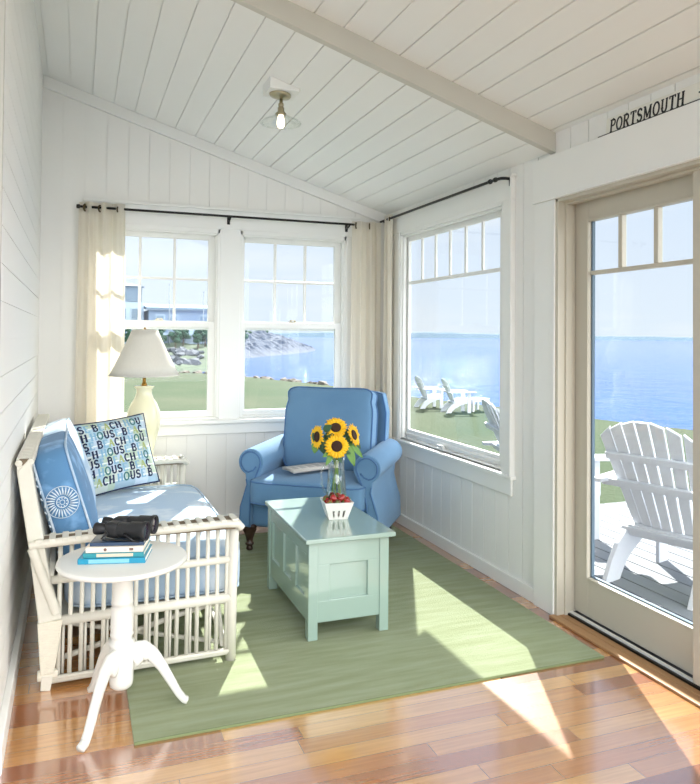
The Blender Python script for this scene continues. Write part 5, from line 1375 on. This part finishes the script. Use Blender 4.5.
m = MB(); m.hexa([(-4.9, -0.4, 6.5), (3.0, -0.4, 6.5), (3.0, 8.4, 6.5), (-4.9, 8.4, 6.5), (-3.0, 1.5, 7.0), (1.0, 1.5, 7.0), (1.0, 6.5, 7.0), (-3.0, 6.5, 7.0)]); m.build('roof', SLATE, hs2)
for x, z in ((-3.8, 0.9), (-2.0, 0.9), (0.2, 0.9), (1.5, 0.9), (-3.8, 2.8), (0.2, 2.8), (1.5, 2.8)):
    f = MB(); f.box(x, -0.08, z, x + 0.9, 0.02, z + 1.3); w_ = f.build('window', PALEW, hs2)
    g = MB(); g.box(x + 0.1, -0.11, z + 0.1, x + 0.8, -0.07, z + 1.2); g.build('pane', DGLASS, w_)
POLE = paint('grey_pole', lin(150, 160, 170), 0.7, 0.08, 3)
for x, y, h, lab in ((9.05, 78, 6.4, 'tall flagpole standing before the long low grey house'), (13.1, 81, 5.9, 'thin pole at the right end of the long low grey house')):
    t_ = thing('flagpole', lab, 'pole', (x, y, 0.15), 0, 'poles beyond the bank')
    m = MB(); m.tube([(0, 0, -0.4), (0, 0, h)], [0.075, 0.045], 8); m.build('shaft', POLE, t_, smooth=True)
    m = MB(); m.lathe([(0, h - 0.02), (0.09, h + 0.03), (0.09, h + 0.09), (0, h + 0.14)], 10); m.build('finial', POLE, t_, smooth=True)

# ------------------------------------------------------------------ adirondack chairs (local x = facing, y = sitter's left, z up)
def adirondack(label, loc, rz, group):
    t_ = thing('adirondack_chair', label, 'chair', loc, rz, group)
    B = lambda: MB()
    for s in (-1, 1):
        m = B(); y = s * 0.24; th = 0.028
        # side rail that runs down into the curved rear leg
        top_ = [(0.60, 0.37), (0.45, 0.355), (0.30, 0.325), (0.18, 0.275), (0.07, 0.20), (0.0, 0.11), (-0.06, 0.0)]
        bot_ = [(0.085, 0.0), (0.13, 0.065), (0.20, 0.125), (0.31, 0.185), (0.44, 0.235), (0.60, 0.265)]
        m.prism([(x, y - th / 2, z) for x, z in top_ + bot_], (0, th, 0)); m.build('rear_leg', ADIR, t_, bevel=0.003)
        m = B(); m.box(0.535, y + s * 0.013 - 0.012, 0, 0.635, y + s * 0.013 + 0.012, 0.545); m.build('front_leg', ADIR, t_, bevel=0.003)
        m = B(); ya, yb = s * 0.245, s * 0.385
        m.prism([(-0.03, s * 0.275, 0.547), (0.20, s * 0.255, 0.547), (0.68, s * 0.235, 0.547), (0.715, s * 0.27, 0.547), (0.715, s * 0.37, 0.547), (0.68, s * 0.395, 0.547), (0.25, s * 0.375, 0.547), (-0.03, s * 0.335, 0.547)], (0, 0, 0.022)); m.build('arm', ADIR, t_, bevel=0.004)
        m = B(); m.prism([(0.60, s * 0.305 - 0.01, 0.545), (0.54, s * 0.305 - 0.01, 0.545), (0.565, s * 0.305 - 0.01, 0.40)], (0, 0.02, 0)); m.build('arm_bracket', ADIR, t_)
    m = B()
    for k in range(6):
        u = k / 5; x = 0.60 - 0.42 * u; z = 0.372 - 0.092 * u ** 1.3
        m.cbox((x, 0, z + 0.01), (0.075, 0.505, 0.02), Matrix.Rotation(math.radians(-(4 + 16 * u)), 3, 'Y'))
    m.box(0.625, -0.245, 0.29, 0.648, 0.245, 0.385); m.build('seat', ADIR, t_, bevel=0.003)
    lean = math.radians(24); ux, uz = -math.sin(lean), math.cos(lean)
    bx_, bz_ = 0.195, 0.255
    ln = [0.655, 0.69, 0.71, 0.716, 0.71, 0.69, 0.655]
    for k in range(7):
        c = (k - 3); m = B()
        yb0, yb1 = c * 0.058, c * 0.081; wb_, wt = 0.051, 0.071
        L_ = ln[k]; L2 = L_ - 0.018 * (abs(c) ** 1.5) * 0.5
        cv = 0.016 * (c / 3.0) ** 2
        def BP(y, s_, d): return Vector((bx_ + ux * s_ + uz * (d + cv), y, bz_ + uz * s_ - ux * (d + cv) * 0 + 0.0 + (d + cv) * math.sin(lean)))
        inner, outer = (L_ + 0.008, L2 - 0.008) if c else (L_, L_)
        sL = outer if c < 0 else inner if c > 0 else L_
        sR = inner if c < 0 else outer if c > 0 else L_
        m.hexa([BP(yb0 - wb_ / 2, 0, 0), BP(yb0 + wb_ / 2, 0, 0), BP(yb0 + wb_ / 2, 0, 0.018), BP(yb0 - wb_ / 2, 0, 0.018), BP(yb1 - wt / 2, sL, 0), BP(yb1 + wt / 2, sR, 0), BP(yb1 + wt / 2, sR, 0.018), BP(yb1 - wt / 2, sL, 0.018)])
        m.build('back_slat', ADIR, t_, bevel=0.003)
    for nm, s_, w_, h_ in (('lower_brace', 0.02, 0.45, 0.075), ('arm_brace', 0.325, 0.64, 0.045), ('upper_brace', 0.50, 0.50, 0.04)):
        c = Vector((bx_ + ux * s_ - uz * 0.012, 0, bz_ + uz * s_ - math.sin(lean) * 0.012)); m = B()
        m.cbox(c, (0.022, w_, h_), Matrix.Rotation(-lean, 3, 'Y')); m.build(nm, ADIR, t_, bevel=0.003)
    return t_
ch1 = adirondack('white adirondack chair on the deck seen from behind through the glazed door', (3.20, 3.386, ZD), 0.304, 'chairs on the deck'); ch1.scale = (1.12, 1.12, 1.12)
ch2 = dup(ch1, (3.11, 4.92, ZD), -0.32, 'white adirondack chair on the deck cut by the near edge of the picture window', 'chairs on the deck')
ch3 = dup(ch1, (10.22, 20.75, ZL), math.radians(-4), 'leftmost white adirondack chair at the far edge of the lawn', 'chairs at the lawn edge')
ch4 = dup(ch1, (10.42, 19.35, ZL), math.radians(-10), 'white adirondack chair on the lawn between the leftmost chair and the low white table', 'chairs at the lawn edge')
pt = thing('patio_table', 'low white outdoor table on the lawn to the right of the two chairs', 'table', (11.55, 19.5, ZL), math.radians(12))
m = MB()
for k in range(6): m.box(-0.36, -0.27 + k * 0.092, 0.36, 0.36, -0.27 + k * 0.092 + 0.082, 0.385)
m.build('tabletop', ADIR, pt, bevel=0.003)
m = MB(); m.box(-0.32, -0.24, 0.29, 0.32, 0.25, 0.36); m.build('apron', ADIR, pt)
for x in (-0.30, 0.30):
    for y in (-0.22, 0.23): m = MB(); m.box(x - 0.03, y - 0.03, 0, x + 0.03, y + 0.03, 0.36); m.build('leg', ADIR, pt)
BUOY = paint('dark_buoy', lin(50, 60, 74), 0.6, 0.1)
by_ = thing('buoy', 'small dark mooring buoy floating far out on the sea beyond the door', 'buoy', (66.0, 83.0, ZS), 0)
m = MB(); m.lathe([(0, -0.35), (0.35, -0.25), (0.42, 0.0), (0.3, 0.25), (0.0, 0.34)], 14); m.build('float', BUOY, by_, smooth=True)
m = MB(); m.tube([(0, 0, 0.3), (0, 0, 0.8)], 0.06, 6); m.build('mast', BUOY, by_)
